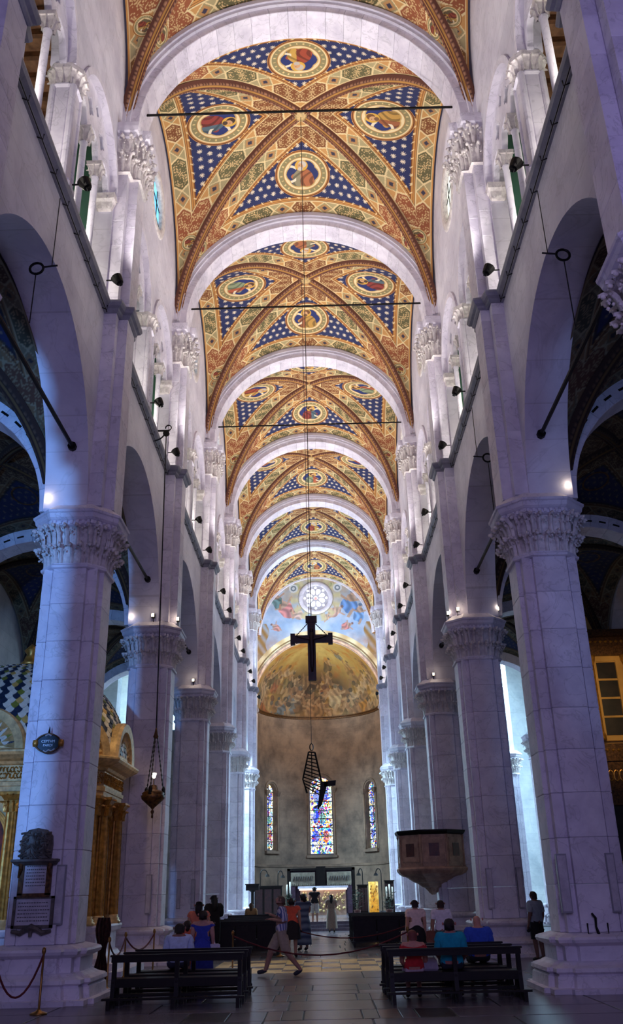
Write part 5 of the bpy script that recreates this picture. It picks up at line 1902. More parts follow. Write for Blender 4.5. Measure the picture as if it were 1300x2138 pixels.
# ------------------------------------------------------------------ benches
def bench_parts(L, z=.78):
    top_ = MB().box(-L / 2, L / 2, -.05, .02, z - .10, z).box(-L / 2 - .02, L / 2 + .02, -.07, .04, z - .015, z + .015)
    low = MB().box(-L / 2 + .04, L / 2 - .04, -.03, 0, .30, .43)
    seat = MB().box(-L / 2 + .02, L / 2 - .02, -.02, .36, .40, .43)
    kneel = MB().box(-L / 2 - .06, L / 2 + .06, -.37, -.25, .14, .17)
    rail = MB().box(-L / 2, L / 2, .28, .31, .13, .17)
    leg = MB()
    leg.rings([[(x, y, zz3) for x, y in ((-.035, ya), (.035, ya), (.035, yb), (-.035, yb))] for zz3, ya, yb in ((0, -.10, .02), (.43, -.04, .05), (z - .02, -.05, .02))])
    leg.rings([[(x, y, zz3) for x, y in ((-.03, ya), (.03, ya), (.03, yb), (-.03, yb))] for zz3, ya, yb in ((0, .29, .37), (.40, .27, .35))])
    leg.box(-.025, .025, -.05, .33, .34, .40)
    kl = MB().box(-.03, .03, -.37, -.27, 0, .14).box(-.02, .02, -.36, -.04, .08, .13)
    return dict(top_rail=top_, back_board=low, seat=seat, kneeler=kneel, stretcher=rail), leg.mesh('leg'), kl.mesh('kneeler_foot')


def bench(x0, x1, Y, label, group, kneel=True, z=.78, rot=0, solid=False):
    L = x1 - x0
    t = thing('bench', label, 'bench', ((x0 + x1) / 2, Y, 0), rot, group)
    P_, lg, kf = bench_parts(L, z)
    for nme, mb in P_.items():
        if nme == 'kneeler' and not kneel:
            continue
        obj(nme, mb, 'dark_wood', t)
    if solid:
        for q in range(3):
            obj('back_panel', MB().box(-L / 2 + .06 + (L - .12) * q / 3 + .02, -L / 2 + .06 + (L - .12) * (q + 1) / 3 - .02, -.04, -.015, .12, z - .11), 'dark_wood', t)
    for x in (-L / 2 + .05, 0, L / 2 - .05):
        obj('leg', lg, 'dark_wood', t, (x, 0, 0))
        if kneel:
            obj('kneeler_foot', kf, 'dark_wood', t, (x, 0, 0))
    return t


BL = ['nearest', 'second', 'third']
for r_, (ya, dx) in enumerate(((16.62, 0), (17.38, .02), (18.14, .04))):
    bench(-3.50 + dx * 3, -1.27 + dx * .6, ya, BL[r_] + ' dark wooden bench of the front left block', 'front left benches')
    bench(1.19 - dx, 3.43 - dx, ya - .08, BL[r_] + ' dark wooden bench of the front right block', 'front right benches')
for r_ in range(6):
    ya = 29.6 + 1.25 * r_
    bench(-3.35, -1.25, ya, ORD[r_] + ' dark pew of the rear left block, counted from the front benches', 'rear left pews', True, .92, 0, True)
    if r_ < 5:
        ya = 32.6 + 1.25 * r_
        bench(1.05, 3.45, ya, ORD[r_] + ' dark pew of the rear right block, counted from the front benches', 'rear right pews', True, .92, 0, True)

bench(at(524, 1905, 42.0).x - 1.0, at(524, 1905, 42.0).x + 1.2, 41.9, 'lone dark pew near the altar steps, far left', 'rear left pews', True, .85)

# ------------------------------------------------------------------ rope barriers
post_me = MB().lathe([(.14, 0), (.14, .02), (.05, .05), (.02, .08), (.018, .86), (.035, .90), (.03, .95), (.01, .97)], 12).mesh('post', True)


def barrier(pts, label, sag=.28, mat='red_rope'):
    posts = []
    for i, (x, y) in enumerate(pts):
        o = obj('barrier_post', post_me, 'brass', None, (x, y, 0))
        tag(o, label + ', ' + ORD[i] + ' post', 'barrier post', 'rope barrier posts')
    for i in range(len(pts) - 1):
        a, b = Vector((*pts[i], .86)), Vector((*pts[i + 1], .86))
        m = MB().tube([a.lerp(b, k / 12) - a - Vector((0, 0, sag * 4 * (k / 12) * (1 - k / 12))) for k in range(13)], .018, 6)
        o = obj('barrier_rope', m, mat, None, tuple(a))
        tag(o, 'sagging dark red rope on the ' + label + ', ' + ORD[i] + ' span', 'barrier rope', 'rope barriers')


pL = on_floor(80, 2118); p2 = on_floor(222, 2070); p3 = on_floor(4, 2118)
barrier([(p3.x - .05, p3.y - .5), (pL.x, pL.y)], 'brass rope barrier before the nearest left pier', .6)
q1, q2 = at(262, 1965, 22.0), at(303, 1968, 23.0)
barrier([(p2.x, p2.y), (q1.x, 22.0), (q2.x + .1, 23.6)], 'rope barrier beside the left chapel', .3)
barrier([(-1.9, 21.35), (1.95, 21.35)], 'barrier before the pale floor mosaic', .42)
barrier([(-1.2, 28.6), (2.9, 28.9)], 'barrier behind the pale floor mosaic', .42)

# ------------------------------------------------------------------ presbytery: steps, altar, choir
st = thing('trim_1', 'broad marble steps up to the altar', None, (0, 46.0, 0), 0, None, 'structure')
for i in range(3):
    obj('step', MB().box(-5.0, 5.0, .45 * i, .45 * i + .6 if i < 2 else 24.0, .13 * i, .13 * (i + 1)), 'floor_slab', st)
AZ0 = .39
AYY = 60.0
t = thing('high_altar', 'long white high altar lit from under its table top', 'altar', (-.05, AYY, AZ0))
ax0, ax1 = at(622, 1855, AYY).x + .05, at(726, 1855, AYY).x + .05
tz = at(670, 1852, AYY).z - AZ0
obj('table_top', MB().box(ax0, ax1, -.55, .55, tz - .08, tz + .06), 'marble', t)
obj('glow_strip', MB().box(ax0 + .08, ax1 - .08, -.50, -.46, tz - .17, tz - .08), 'white_glow', t)
obj('front', MB().box(ax0 + .15, ax1 - .15, -.44, .45, 0, tz - .08), 'pulpit_marble', t)
fz = MB()
rg = random.Random(8)
for i in range(90):
    x = rg.uniform(ax0 + .25, ax1 - .25); z = rg.uniform(.15, tz - .3); q = rg.uniform(.05, .11)
    fz.lathe([(.01, -q), (q * .7, -q * .4), (q * .8, q * .2), (.01, q)], 7, (x, -.46, z))
o = obj('carved_figures', fz, 'gilding_pale', t); o['kind'] = 'stuff'
lamp('altar_glow', 'AREA', (-.05, AYY - .75, AZ0 + tz - .12), (-.05, AYY - .4, AZ0 + .3), 4, (1.0, .82, .58), 2.6, .1)
t = thing('choir_screen', 'dark wooden choir screen with two white carved panels behind the altar', 'choir screen', (-.1, 64.0, AZ0))
cx0, cx1 = at(599, 1812, 64).x + .1, at(740, 1812, 64).x + .1
ztop = at(670, 1812, 64).z - AZ0
obj('frame', MB().box(cx0, cx1, 0, .3, ztop - .16, ztop).box(cx0, cx0 + .2, 0, .3, 0, ztop).box(cx1 - .2, cx1, 0, .3, 0, ztop).box(-.32, .32, -.05, .3, 0, ztop + .1), 'dark_wood', t)
obj('back', MB().box(cx0, cx1, .3, .4, 0, ztop), 'purple_cloth', t)
for x0, x1 in ((cx0 + .25, -.40), (.40, cx1 - .25)):
    z1 = ztop - .26; z0 = z1 - .75
    p = obj('panel', MB().box(x0, x1, -.02, .2, z0, z1), 'dim_ivory', t)
    m = MB()
    k = 9
    for q in range(k):
        xa = x0 + .12 + (x1 - x0 - .24) * (q + .5) / k
        m.tube([(xa - .05, -.05, z0 + .22), (xa - .02, -.07, z0 + .36), (xa + .03, -.05, z0 + .5)], .045, 6)
    obj('relief', m, 'dark_tablet', p)
    m = MB()
    for q in range(12):
        xa = x0 + (x1 - x0) * (q + .5) / 12
        m.lathe([(.01, -.1), (.07, -.05), (.08, .05)], 8, (xa, -.0, z0 - .02))
    obj('scalloped_edge', m, 'dim_ivory', p)
    obj('pier', MB().box(x0 - .02, x0 + .3, -.02, .2, 0, z0).box(x1 - .3, x1 + .02, -.02, .2, 0, z0), 'purple_cloth', p)
# tall candles, gilt glowing shrine, dark furniture, gooseneck lamps, plants
for i, (px, y0, y1) in enumerate(((599, 1848, 1868), (605, 1842, 1868), (806, 1852, 1876), (812, 1847, 1876), (818, 1852, 1876))):
    Yc = 58.0
    a, b = at(px, y0, Yc), at(px, y1, Yc)
    t = thing('altar_candle', ['left-hand', 'right-hand', 'left-hand', 'middle', 'right-hand'][i] + ' tall white candle ' + ('left of the altar' if i < 2 else 'right of the altar'), 'candle', (a.x, Yc, AZ0), 0, 'tall altar candles')
    zb = b.z - AZ0; zt = a.z - AZ0
    obj('candlestick', MB().lathe([(.08, 0), (.07, .04), (.03, .1), (.03, max(.15, zb - .05)), (.07, max(.2, zb))], 10), 'iron', t, smooth=True)
    obj('candle', MB().lathe([(.05, zb), (.05, zt), (.01, zt + .03)], 10), 'wax', t, smooth=True)
Yg = 57.0
a, b = at(768, 1841, Yg), at(791, 1887, Yg)
t = thing('gilt_shrine', 'glowing golden curved panel standing right of the altar', 'shrine', ((a.x + b.x) / 2, Yg, AZ0))
hw_ = (b.x - a.x) / 2
m = MB()
m.rings([[(hw_ * math.sin(q), -hw_ * .5 * math.cos(q) + d, z) for q in [-1.3 + 2.6 * i / 12 for i in range(13)] for d in (0,)] for z in (.15, a.z - AZ0)], closed=False)
o = obj('panel', m, 'gold_glow', t, smooth=True)
md = o.modifiers.new('thickness', 'SOLIDIFY'); md.thickness = .04
m = MB()
for i in range(16):
    rg2 = random.Random(i); q = rg2.uniform(-.9, .9)
    m.lathe([(.01, -.08), (.05, 0), (.01, .08)], 6, (hw_ * math.sin(q) * .95, -hw_ * .5 * math.cos(q) - .02, rg2.uniform(.3, a.z - AZ0 - .2)))
obj('figures', m, 'gilding', t)
obj('foot', MB().lathe([(.4, 0), (.35, .08), (.2, .16)], 14), 'iron', t)
lamp('shrine_glow', 'POINT', ((a.x + b.x) / 2, Yg - .9, AZ0 + .3), None, 6, (1, .66, .25), .08)


def dark_box(x0, y0, x1, y1, Y, name, label, cat, d=.6):
    a, b = at(x0, y0, Y), at(x1, y1, Y)
    w_, h_ = b.x - a.x, a.z - AZ0
    t = thing(name, label, cat, ((a.x + b.x) / 2, Y, AZ0))
    obj('body', MB().box(-w_ / 2, w_ / 2, 0, d, 0, h_ - .06), 'dark_wood', t)
    obj('top', MB().box(-w_ / 2 - .05, w_ / 2 + .05, -.05, d + .05, h_ - .06, h_), 'dark_wood', t)
    for k in range(3):
        x = -w_ / 2 + w_ * (k + .5) / 3
        obj('panel', MB().box(x - w_ * .13, x + w_ * .13, -.02, 0, .15, h_ - .2), 'cross_wood', t)
    return t


dark_box(531, 1850, 588, 1890, 59.0, 'choir_stall', 'black choir stall left of the altar', 'choir stall')
dark_box(746, 1847, 768, 1890, 61.0, 'organ_console', 'black cabinet between the altar and the golden panel', 'cabinet')
dark_box(803, 1838, 824, 1890, 60.0, 'choir_cabinet', 'black cabinet at the right end of the presbytery', 'cabinet')
a, b = at(514, 1848, 56), at(540, 1890, 56)
t = thing('lectern', 'dark lectern with a sloping top at the left of the presbytery', 'lectern', ((a.x + b.x) / 2, 56, AZ0))
hh = a.z - AZ0
obj('desk', MB().box(-.38, .38, -.25, .25, hh - .3, hh, Matrix.Rotation(.0, 3, 'X')), 'dark_wood', t)
obj('book_rest', MB().box(-.42, .42, -.3, .3, hh, hh + .06), 'dark_wood', t)
obj('stem', MB().lathe([(.25, 0), (.2, .1), (.1, .2), (.09, hh - .4), (.2, hh - .3)], 8), 'dark_wood', t)
for i, (xa, yt, xb) in enumerate(((543, 1818, 558), (580, 1820, 590), (757, 1815, 748), (796, 1815, 784))):
    Yn = 66.0
    a = at(xa, 1845, Yn); tp = at(xa, yt, Yn); e_ = at(xb, yt + 6, Yn)
    t = thing('gooseneck_lamp', ORD[i] + ' black curved lamp standing before the apse wall, from the left', 'lamp', (a.x, Yn, AZ0), 0, 'curved lamps before the apse')
    dx = e_.x - a.x
    h_ = tp.z - AZ0
    pts = [(0, 0, .02), (0, 0, h_ - .25)] + [(dx / 2 * (1 - math.cos(q)), 0, h_ - .25 + .3 * math.sin(q)) for q in [PI * k / 8 for k in range(1, 8)]] + [(dx, 0, h_ - .25)]
    obj('stem', MB().tube(pts, .035, 6), 'iron', t)
    obj('shade', MB().lathe([(.04, .1), (.14, 0), (.16, -.1)], 10, (dx, 0, h_ - .3)), 'iron', t)
    obj('foot', MB().lathe([(.22, 0), (.2, .03), (.04, .06)], 12), 'iron', t)


def plant(px, py, Y, h, r, label):
    p = at(px, py, Y)
    t = thing('potted_plant', label, 'plant', (p.x, Y, AZ0))
    obj('pot', MB().lathe([(.15, 0), (.2, .3), (.22, .32), (.18, .33)], 12), 'red_marble', t, smooth=True)
    m = MB()
    rg_ = random.Random(px)
    for i in range(90):
        a = rg_.uniform(0, 2 * PI); q = rg_.uniform(.2, 1) * r; z = .3 + rg_.uniform(.1, 1) * h
        d = Vector((math.cos(a), math.sin(a), rg_.uniform(-.2, .7))).normalized()
        c = Vector((q * .6 * math.cos(a), q * .6 * math.sin(a), z)); sd = d.cross(Vector((0, 0, 1))).normalized() * .06; l_ = rg_.uniform(.14, .26)
        m.add([c, c + d * l_ * .5 + sd, c + d * l_, c + d * l_ * .5 - sd], [(0, 1, 2, 3)])
    o = obj('foliage', m, 'leaf_green', t)
    for i in range(5):
        a = 2 * PI * i / 5
        obj('stem', MB().tube([(0, 0, .3), (.15 * math.cos(a), .15 * math.sin(a), .3 + h * .7)], .012, 4), 'leaf_green', t)


plant(602, 1885, 55.5, .9, .55, 'leafy green plant left of the altar')
plant(745, 1885, 55.5, 1.1, .65, 'leafy green plant right of the altar, beside the golden panel')
plant(812, 1885, 55.0, .9, .6, 'leafy green plant below the candles at the right')

# ------------------------------------------------------------------ people
def cloth_mat(c, rough=.9):
    n_ = 'cloth_%d_%d_%d' % tuple(c)
    if n_ not in MATS:
        plain(n_, c, rough, 0, .08, 18)
    return n_


def stripe_mat():
    m, nt, b = new_mat('striped_cotton')
    N, K_ = nt.nodes, nt.links
    tc = N.new('ShaderNodeTexCoord')
    wv = N.new('ShaderNodeTexWave'); wv.inputs['Scale'].default_value = 7.0; wv.bands_direction = 'X'
    mp = N.new('ShaderNodeMapping'); mp.inputs['Rotation'].default_value = (0, 0, .9)
    K_.new(tc.outputs['Object'], mp.inputs[0]); K_.new(mp.outputs[0], wv.inputs['Vector'])
    r = N.new('ShaderNodeValToRGB'); r.color_ramp.interpolation = 'CONSTANT'
    r.color_ramp.elements[0].color = lin((214, 210, 222)); r.color_ramp.elements[1].color = lin((92, 104, 160)); r.color_ramp.elements[1].position = .55
    K_.new(wv.outputs['Fac'], r.inputs[0]); K_.new(r.outputs[0], b.inputs['Base Color'])
    b.inputs['Roughness'].default_value = .9
    MATS['striped_cotton'] = m
    m, nt, b = new_mat('patterned_cotton')
    N, K_ = nt.nodes, nt.links
    tc = N.new('ShaderNodeTexCoord')
    nz = N.new('ShaderNodeTexNoise'); nz.inputs['Scale'].default_value = 9
    wv = N.new('ShaderNodeTexWave'); wv.inputs['Scale'].default_value = 1.6; wv.bands_direction = 'Z'; wv.inputs['Distortion'].default_value = 3
    K_.new(tc.outputs['Object'], wv.inputs['Vector'])
    r = N.new('ShaderNodeValToRGB')
    r.color_ramp.elements[0].color = lin((60, 74, 100)); r.color_ramp.elements[1].color = lin((120, 136, 156))
    K_.new(wv.outputs['Fac'], r.inputs[0]); K_.new(r.outputs[0], b.inputs['Base Color'])
    b.inputs['Roughness'].default_value = .9
    MATS['patterned_cotton'] = m


stripe_mat()
STAND = dict(pelvis=(0, 0, .93), spine=(0, -.01, 1.09), chest=(0, 0, 1.27), neck=(0, -.01, 1.43), jaw=(0, .02, 1.50), head=(0, .01, 1.58), crown=(0, 0, 1.645), nose=(0, .105, 1.56),
             shoulder_r=(.175, -.01, 1.38), elbow_r=(.225, -.03, 1.12), wrist_r=(.235, .04, .88), shoulder_l=(-.175, -.01, 1.38), elbow_l=(-.225, -.03, 1.12), wrist_l=(-.235, .04, .88),
             hip_r=(.095, 0, .88), knee_r=(.10, .02, .49), ankle_r=(.10, -.02, .085), toe_r=(.115, .13, .035), hip_l=(-.095, 0, .88), knee_l=(-.10, .02, .49), ankle_l=(-.10, -.02, .085), toe_l=(-.115, .13, .035))
RAD = dict(pelvis=.160, spine=.145, chest=.165, neck=.064, jaw=.082, head=.108, crown=.080, nose=.022, shoulder=.080, elbow=.050, wrist=.033, hip=.108, knee=.064, ankle=.040, toe=.036)
BONES = [('torso', 'pelvis', 'spine'), ('torso', 'spine', 'chest'), ('neck', 'chest', 'neck'), ('neck', 'neck', 'jaw'), ('head', 'jaw', 'head'), ('head', 'head', 'crown'), ('head', 'head', 'nose')]
for q in ('_r', '_l'):
    BONES += [('torso', 'chest', 'shoulder' + q), ('upper_arm', 'shoulder' + q, 'elbow' + q), ('forearm', 'elbow' + q, 'wrist' + q), ('hips', 'pelvis', 'hip' + q), ('thigh', 'hip' + q, 'knee' + q), ('shin', 'knee' + q, 'ankle' + q), ('foot', 'ankle' + q, 'toe' + q)]


def seated(lean=0.0):
    d = dict(pelvis=(0, .05, .585), hip_r=(.10, .08, .56), hip_l=(-.10, .08, .56), knee_r=(.11, .46, .535), knee_l=(-.11, .46, .535), ankle_r=(.11, .42, .085), ankle_l=(-.11, .42, .085), toe_r=(.12, .57, .035), toe_l=(-.12, .57, .035))
    for k, v in STAND.items():
        if k not in d:
            z = v[2] - .35
            d[k] = (v[0], v[1] + .05 + lean * (z - .52), z - .25 * abs(lean) * (z - .52))
    for q, s in (('_r', 1), ('_l', -1)):
        d['elbow' + q] = (s * .24, .08 + lean * .25, .72); d['wrist' + q] = (s * .16, .30 + lean * .2, .60)
    return d


WALK = dict(hip_r=(.09, .01, .88), knee_r=(.09, .20, .50), ankle_r=(.09, .30, .11), toe_r=(.10, .45, .075), hip_l=(-.09, -.01, .88), knee_l=(-.09, -.10, .49), ankle_l=(-.09, -.36, .12), toe_l=(-.10, -.23, .035),
            elbow_r=(.22, -.05, 1.11), wrist_r=(.11, .16, 1.24), elbow_l=(-.23, -.09, 1.12), wrist_l=(-.14, .13, 1.16))
FOLD = dict(elbow_r=(.24, .04, 1.12), wrist_r=(.08, .22, 1.12), elbow_l=(-.24, .04, 1.12), wrist_l=(-.06, .22, 1.10))
PHONE = dict(elbow_r=(.20, .16, 1.20), wrist_r=(.10, .30, 1.42), elbow_l=(-.20, .14, 1.18), wrist_l=(-.06, .30, 1.40))


def body_mesh(J):
    names = list(J.keys())
    V_ = [J[k] for k in names]
    R_ = [RAD[k.split('_')[0]] for k in names]
    E_ = [(names.index(a), names.index(b)) for _, a, b in BONES]
    lab = {}
    # five fingers on each hand
    for q, s in (('_r', 1), ('_l', -1)):
        w = Vector(J['wrist' + q]); e = Vector(J['elbow' + q])
        d = (w - e).normalized()
        side = Vector((1, 0, 0)) if abs(d.x) < .8 else Vector((0, 0, 1))
        a = (side - d * side.dot(d)).normalized(); n_ = d.cross(a)
        pi_ = len(V_)
        V_.append(tuple(w + d * .07)); R_.append(.034); E_.append((names.index('wrist' + q), pi_))
        for k, (off_, ln) in enumerate(((-.030, .062), (-.010, .075), (.011, .072), (.030, .055))):
            b0 = len(V_)
            V_.append(tuple(w + d * .105 + a * off_)); R_.append(.0095); E_.append((pi_, b0))
            V_.append(tuple(w + d * (.105 + ln * .55) + a * off_ * 1.15 + n_ * .012)); R_.append(.0085); E_.append((b0, b0 + 1))
            V_.append(tuple(w + d * (.105 + ln) + a * off_ * 1.1 + n_ * .034)); R_.append(.007); E_.append((b0 + 1, b0 + 2))
        b0 = len(V_)
        V_.append(tuple(w + d * .06 - a * .040 + n_ * .01)); R_.append(.012); E_.append((pi_, b0))
        V_.append(tuple(w + d * .10 - a * .058 + n_ * .02)); R_.append(.009); E_.append((b0, b0 + 1))
    me = bpy.data.meshes.new('skeleton')
    me.from_pydata(V_, E_, [])
    o = bpy.data.objects.new('tmp', me); COL.objects.link(o)
    sk = o.modifiers.new('skin', 'SKIN'); sk.use_smooth_shade = True; sk.branch_smoothing = .4
    for i, sv in enumerate(me.skin_vertices[0].data):
        sv.radius = (R_[i], R_[i])
        sv.use_root = (i == 0)
    ss = o.modifiers.new('sub', 'SUBSURF'); ss.levels = 2; ss.render_levels = 2
    dg = bpy.context.evaluated_depsgraph_get()
    out = bpy.data.meshes.new_from_object(o.evaluated_get(dg))
    bpy.data.objects.remove(o); bpy.data.meshes.remove(me)
    n_ = len(out.vertices)
    co = np.zeros(n_ * 3, dtype=np.float32); out.vertices.foreach_get('co', co); co = co.reshape(-1, 3)
    best = np.full(n_, 1e9); bi = np.zeros(n_, int); tp = np.zeros(n_)
    for k, (nm, a, b) in enumerate(BONES):
        A_, B_ = np.array(J[a]), np.array(J[b])
        ab = B_ - A_
        t_ = np.clip(((co - A_) @ ab) / (ab @ ab), 0, 1)
        dd = np.linalg.norm(co - (A_ + t_[:, None] * ab), axis=1) - .6 * RAD[a.split('_')[0]]
        m_ = dd < best
        best[m_] = dd[m_]; bi[m_] = k; tp[m_] = t_[m_]
    # torsos are wider than deep
    tors = np.isin(bi, [k for k, b in enumerate(BONES) if b[0] in ('torso', 'hips')])
    yc_ = np.interp(co[:, 2], [J['pelvis'][2], J['chest'][2]], [J['pelvis'][1], J['chest'][1]])
    co[tors, 1] = yc_[tors] + (co[tors, 1] - yc_[tors]) * .78
    co[tors, 0] *= 1.08
    out.vertices.foreach_set('co', co.ravel())
    out.update()
    return out, co, bi, tp


def shell(me, co, sel, off_, name):
    nv = np.zeros(len(co) * 3, dtype=np.float32); me.vertices.foreach_get('normal', nv); nv = nv.reshape(-1, 3)
    idx = -np.ones(len(co), int)
    fs = []
    for p in me.polygons:
        if all(sel[v] for v in p.vertices):
            fs.append(tuple(p.vertices))
    used = sorted({v for f in fs for v in f})
    if not used:
        return None
    idx[used] = np.arange(len(used))
    o_ = off_[used][:, None] if isinstance(off_, np.ndarray) else off_
    V_ = co[used] + nv[used] * o_
    m = bpy.data.meshes.new(name)
    m.from_pydata([tuple(v) for v in V_], [], [tuple(int(idx[v]) for v in f) for f in fs])
    m.polygons.foreach_set('use_smooth', [True] * len(m.polygons))
    m.update()
    return m


BODY = {}


def person(label, X, Y, h, rot=0.0, pose=None, key='stand', skin=(186, 138, 116), top=((200, 200, 205), .9), bottom=('trousers', (60, 60, 70)), hair=((40, 28, 24), 0), shoes=(40, 34, 34), z=0.0, mat_top=None, mat_bottom=None, straps=False, cap=None, bag=None):
    J = dict(STAND); J.update(pose or {})
    if key not in BODY:
        BODY[key] = (J,) + body_mesh(J)
    J, me0, co, bi, tp = BODY[key]
    k = h / 1.70 * 1.07
    t = thing('person', label, 'person', (X, Y, z), rot, 'visitors in the church')
    t.scale = (k * 1.06, k * 1.04, k)
    me = me0.copy()
    bo = obj('body', me, cloth_mat(skin, .6), t)
    nm = np.array([b[0] for b in BONES])[bi]
    jp = {n_: np.array(J[n_]) for n_ in J}
    kind, bc = bottom
    up = np.isin(nm, ['torso']) | ((nm == 'hips') & (kind != 'dress') & (co[:, 2] > jp['pelvis'][2] - .02)) | ((nm == 'neck') & (co[:, 2] < jp['neck'][2] - .005))
    if straps:
        up &= co[:, 2] < jp['shoulder_r'][2] + .0
    elif top[1] > 0:
        up |= (nm == 'upper_arm') & (tp < top[1])
        if top[1] > 1:
            up |= (nm == 'forearm') & (tp < top[1] - 1)
    m = shell(me0, co, up, .016, 'shirt')
    if m:
        g = obj('shirt' if kind != 'dress' else 'bodice', m, mat_top or cloth_mat(top[0]), t)
    sit = jp['knee_r'][1] > .3
    low = np.isin(nm, ['hips']) | ((nm == 'torso') & (co[:, 2] < jp['pelvis'][2] + .03))
    lim = {'trousers': 2, 'shorts': 1.0, 'skirt': .9, 'dress': .5}[kind]
    low |= (nm == 'thigh') & (tp < lim)
    if kind == 'trousers':
        low |= (nm == 'shin') & (tp < .95)
    if kind == 'shorts':
        low |= (nm == 'shin') & (tp < .08)
    offs = np.full(len(co), .014)
    if kind in ('shorts', 'trousers'):
        offs = .012 + .02 * np.where(nm == 'thigh', tp, 0)
    m = shell(me0, co, low, offs, kind)
    if m:
        obj(kind if kind in ('shorts', 'trousers') else 'underskirt', m, mat_bottom or cloth_mat(bc), t)
    if kind in ('skirt', 'dress') and not sit:
        hem = .50 if kind == 'skirt' else .18
        zt = jp['pelvis'][2] + (.10 if kind == 'skirt' else .14)
        rings_ = []
        for i in range(9):
            f = i / 8
            z_ = zt + (hem - zt) * f
            rx, ry = .155 + .06 * min(1, f * 3) + .04 * f, .115 + .06 * min(1, f * 3) + .06 * f
            rings_.append([(rx * (1 + .04 * f * math.cos(7 * a)) * math.cos(a), ry * (1 + .04 * f * math.cos(7 * a)) * math.sin(a), z_) for a in [2 * PI * j / 28 for j in range(28)]])
        mm = MB().rings(rings_, cap=False)
        o = obj('skirt', mm, mat_bottom or cloth_mat(bc), t, smooth=True)
    ft = (nm == 'foot') | ((nm == 'shin') & (tp > .97))
    m = shell(me0, co, ft, .009, 'shoes')
    if m:
        obj('shoes', m, cloth_mat(shoes, .6), t)
    # hair: crown, sides and back of the head, open at the face
    hc = jp['head']
    rel = co - hc
    hs = np.isin(nm, ['head', 'neck']) & ~((rel[:, 1] > .05) & (rel[:, 2] < .05)) & ~((rel[:, 1] > .0) & (rel[:, 2] < -.05)) & (rel[:, 2] > -.135)
    if hair:
        m = shell(me0, co, hs, .028, 'hair')
        if m:
            g = obj('hair', m, cloth_mat(hair[0], .7), t)
            if hair[1] > 0:
                L_ = hair[1]
                tail = MB().tube([tuple(hc + np.array((0, -.05, .05))), tuple(hc + np.array((0, -.10, -.06))), tuple(hc + np.array((0, -.115, -.06 - L_ * .5))), tuple(hc + np.array((0, -.10, -.06 - L_)))], [.07, .085, .075, .03], 10)
                obj('long_hair', tail, cloth_mat(hair[0], .7), t, smooth=True)
    if cap:
        m = shell(me0, co, np.isin(nm, ['head']) & (rel[:, 2] > .02), .024, 'cap')
        if m:
            g = obj('cap', m, cloth_mat(cap), t)
            obj('peak', MB().rings([[(hc[0] + .09 * math.cos(a), hc[1] + .06 + .11 * math.sin(a) * f, hc[2] + .03 - .01 * f) for a in [PI * i / 8 for i in range(9)]] for f in (.2, 1.0)], closed=False), cloth_mat(cap), g)
    # face
    fc = MB()
    for s in (-1, 1):
        fc.lathe([(.002, -.006), (.010, 0), (.002, .006)], 8, (hc[0] + s * .036, hc[1] + .10, hc[2] + .004))
    fc.box(hc[0] - .024, hc[0] + .024, hc[1] + .092, hc[1] + .104, hc[2] - .062, hc[2] - .054)
    obj('face', fc, cloth_mat((70, 40, 36)), t)
    for s in (-1, 1):
        obj('ear', MB().lathe([(.003, -.028), (.016, -.012), (.016, .014), (.003, .028)], 8, (hc[0] + s * .108, hc[1] - .005, hc[2] - .01)), cloth_mat(skin, .6), t)
    if bag:
        bx, by, bz, bcx = bag
        g = obj('bag', MB().rings([[(bx + sx * w_, by + sy * .05, z_) for sx, sy in ((-1, -1), (1, -1), (1, 1), (-1, 1))] for z_, w_ in ((bz - .30, .09), (bz - .26, .13), (bz - .02, .11), (bz, .07))]), cloth_mat(bcx), t)
        obj('strap', MB().tube([(bx, by, bz - .02), (bx * .9, by, (bz + jp['shoulder_r'][2]) / 2), (math.copysign(.12, bx), -.01, jp['shoulder_r'][2] + .06)], .012, 5), cloth_mat(bcx), g)
    return t


XY = lambda px, py, Y: at(px, py, Y).x
# walking man
walker = person('man in a striped shirt and beige shorts striding across the nave', XY(587, 1960, 22.0), 22.0, 1.58, PI / 2, WALK, 'walk', (176, 132, 112), ((200, 200, 210), 1.0), ('shorts', (176, 160, 140)), ((96, 78, 68), 0), (34, 36, 52), mat_top='striped_cotton')
walker.scale.y *= 1.18
# left side group
person('child in a pale blue shirt seated leaning forward on the left benches', XY(372, 1960, 18.2), 18.22, 1.55, .1, seated(.35), 'sitlean', (150, 110, 96), ((190, 204, 236), 1.0), ('shorts', (70, 70, 90)), ((24, 18, 18), 0))
person('child in an orange top and white cap behind the left benches', XY(391, 1930, 20.6), 20.6, 1.16, .2, {}, 'stand', (186, 138, 116), ((226, 104, 74), .9), ('shorts', (200, 96, 70)), ((50, 34, 28), .15), (60, 50, 50), cap=(230, 222, 220))
person('woman in a peach top with dark hair, farther back by the second left pier', XY(415, 1910, 22.6), 22.6, 1.50, 0, FOLD, 'fold', (196, 140, 116), ((214, 120, 92), .3), ('trousers', (60, 50, 60)), ((28, 18, 18), .2))
person('woman in a royal blue dress standing with a pale bag, left', XY(423, 1950, 19.2), 19.2, 1.36, 0, {}, 'stand', (200, 146, 128), ((52, 66, 170), 0), ('dress', (52, 66, 176)), ((34, 22, 22), .05), (60, 50, 60), straps=True, bag=(.27, 0, .95, (206, 200, 216)))
person('figure dressed all in black beside the third left pier', XY(446, 1905, 28.4), 28.4, 1.62, .4, FOLD, 'fold', (120, 96, 90), ((22, 20, 22), 1.9), ('trousers', (22, 20, 22)), ((24, 20, 20), .3))
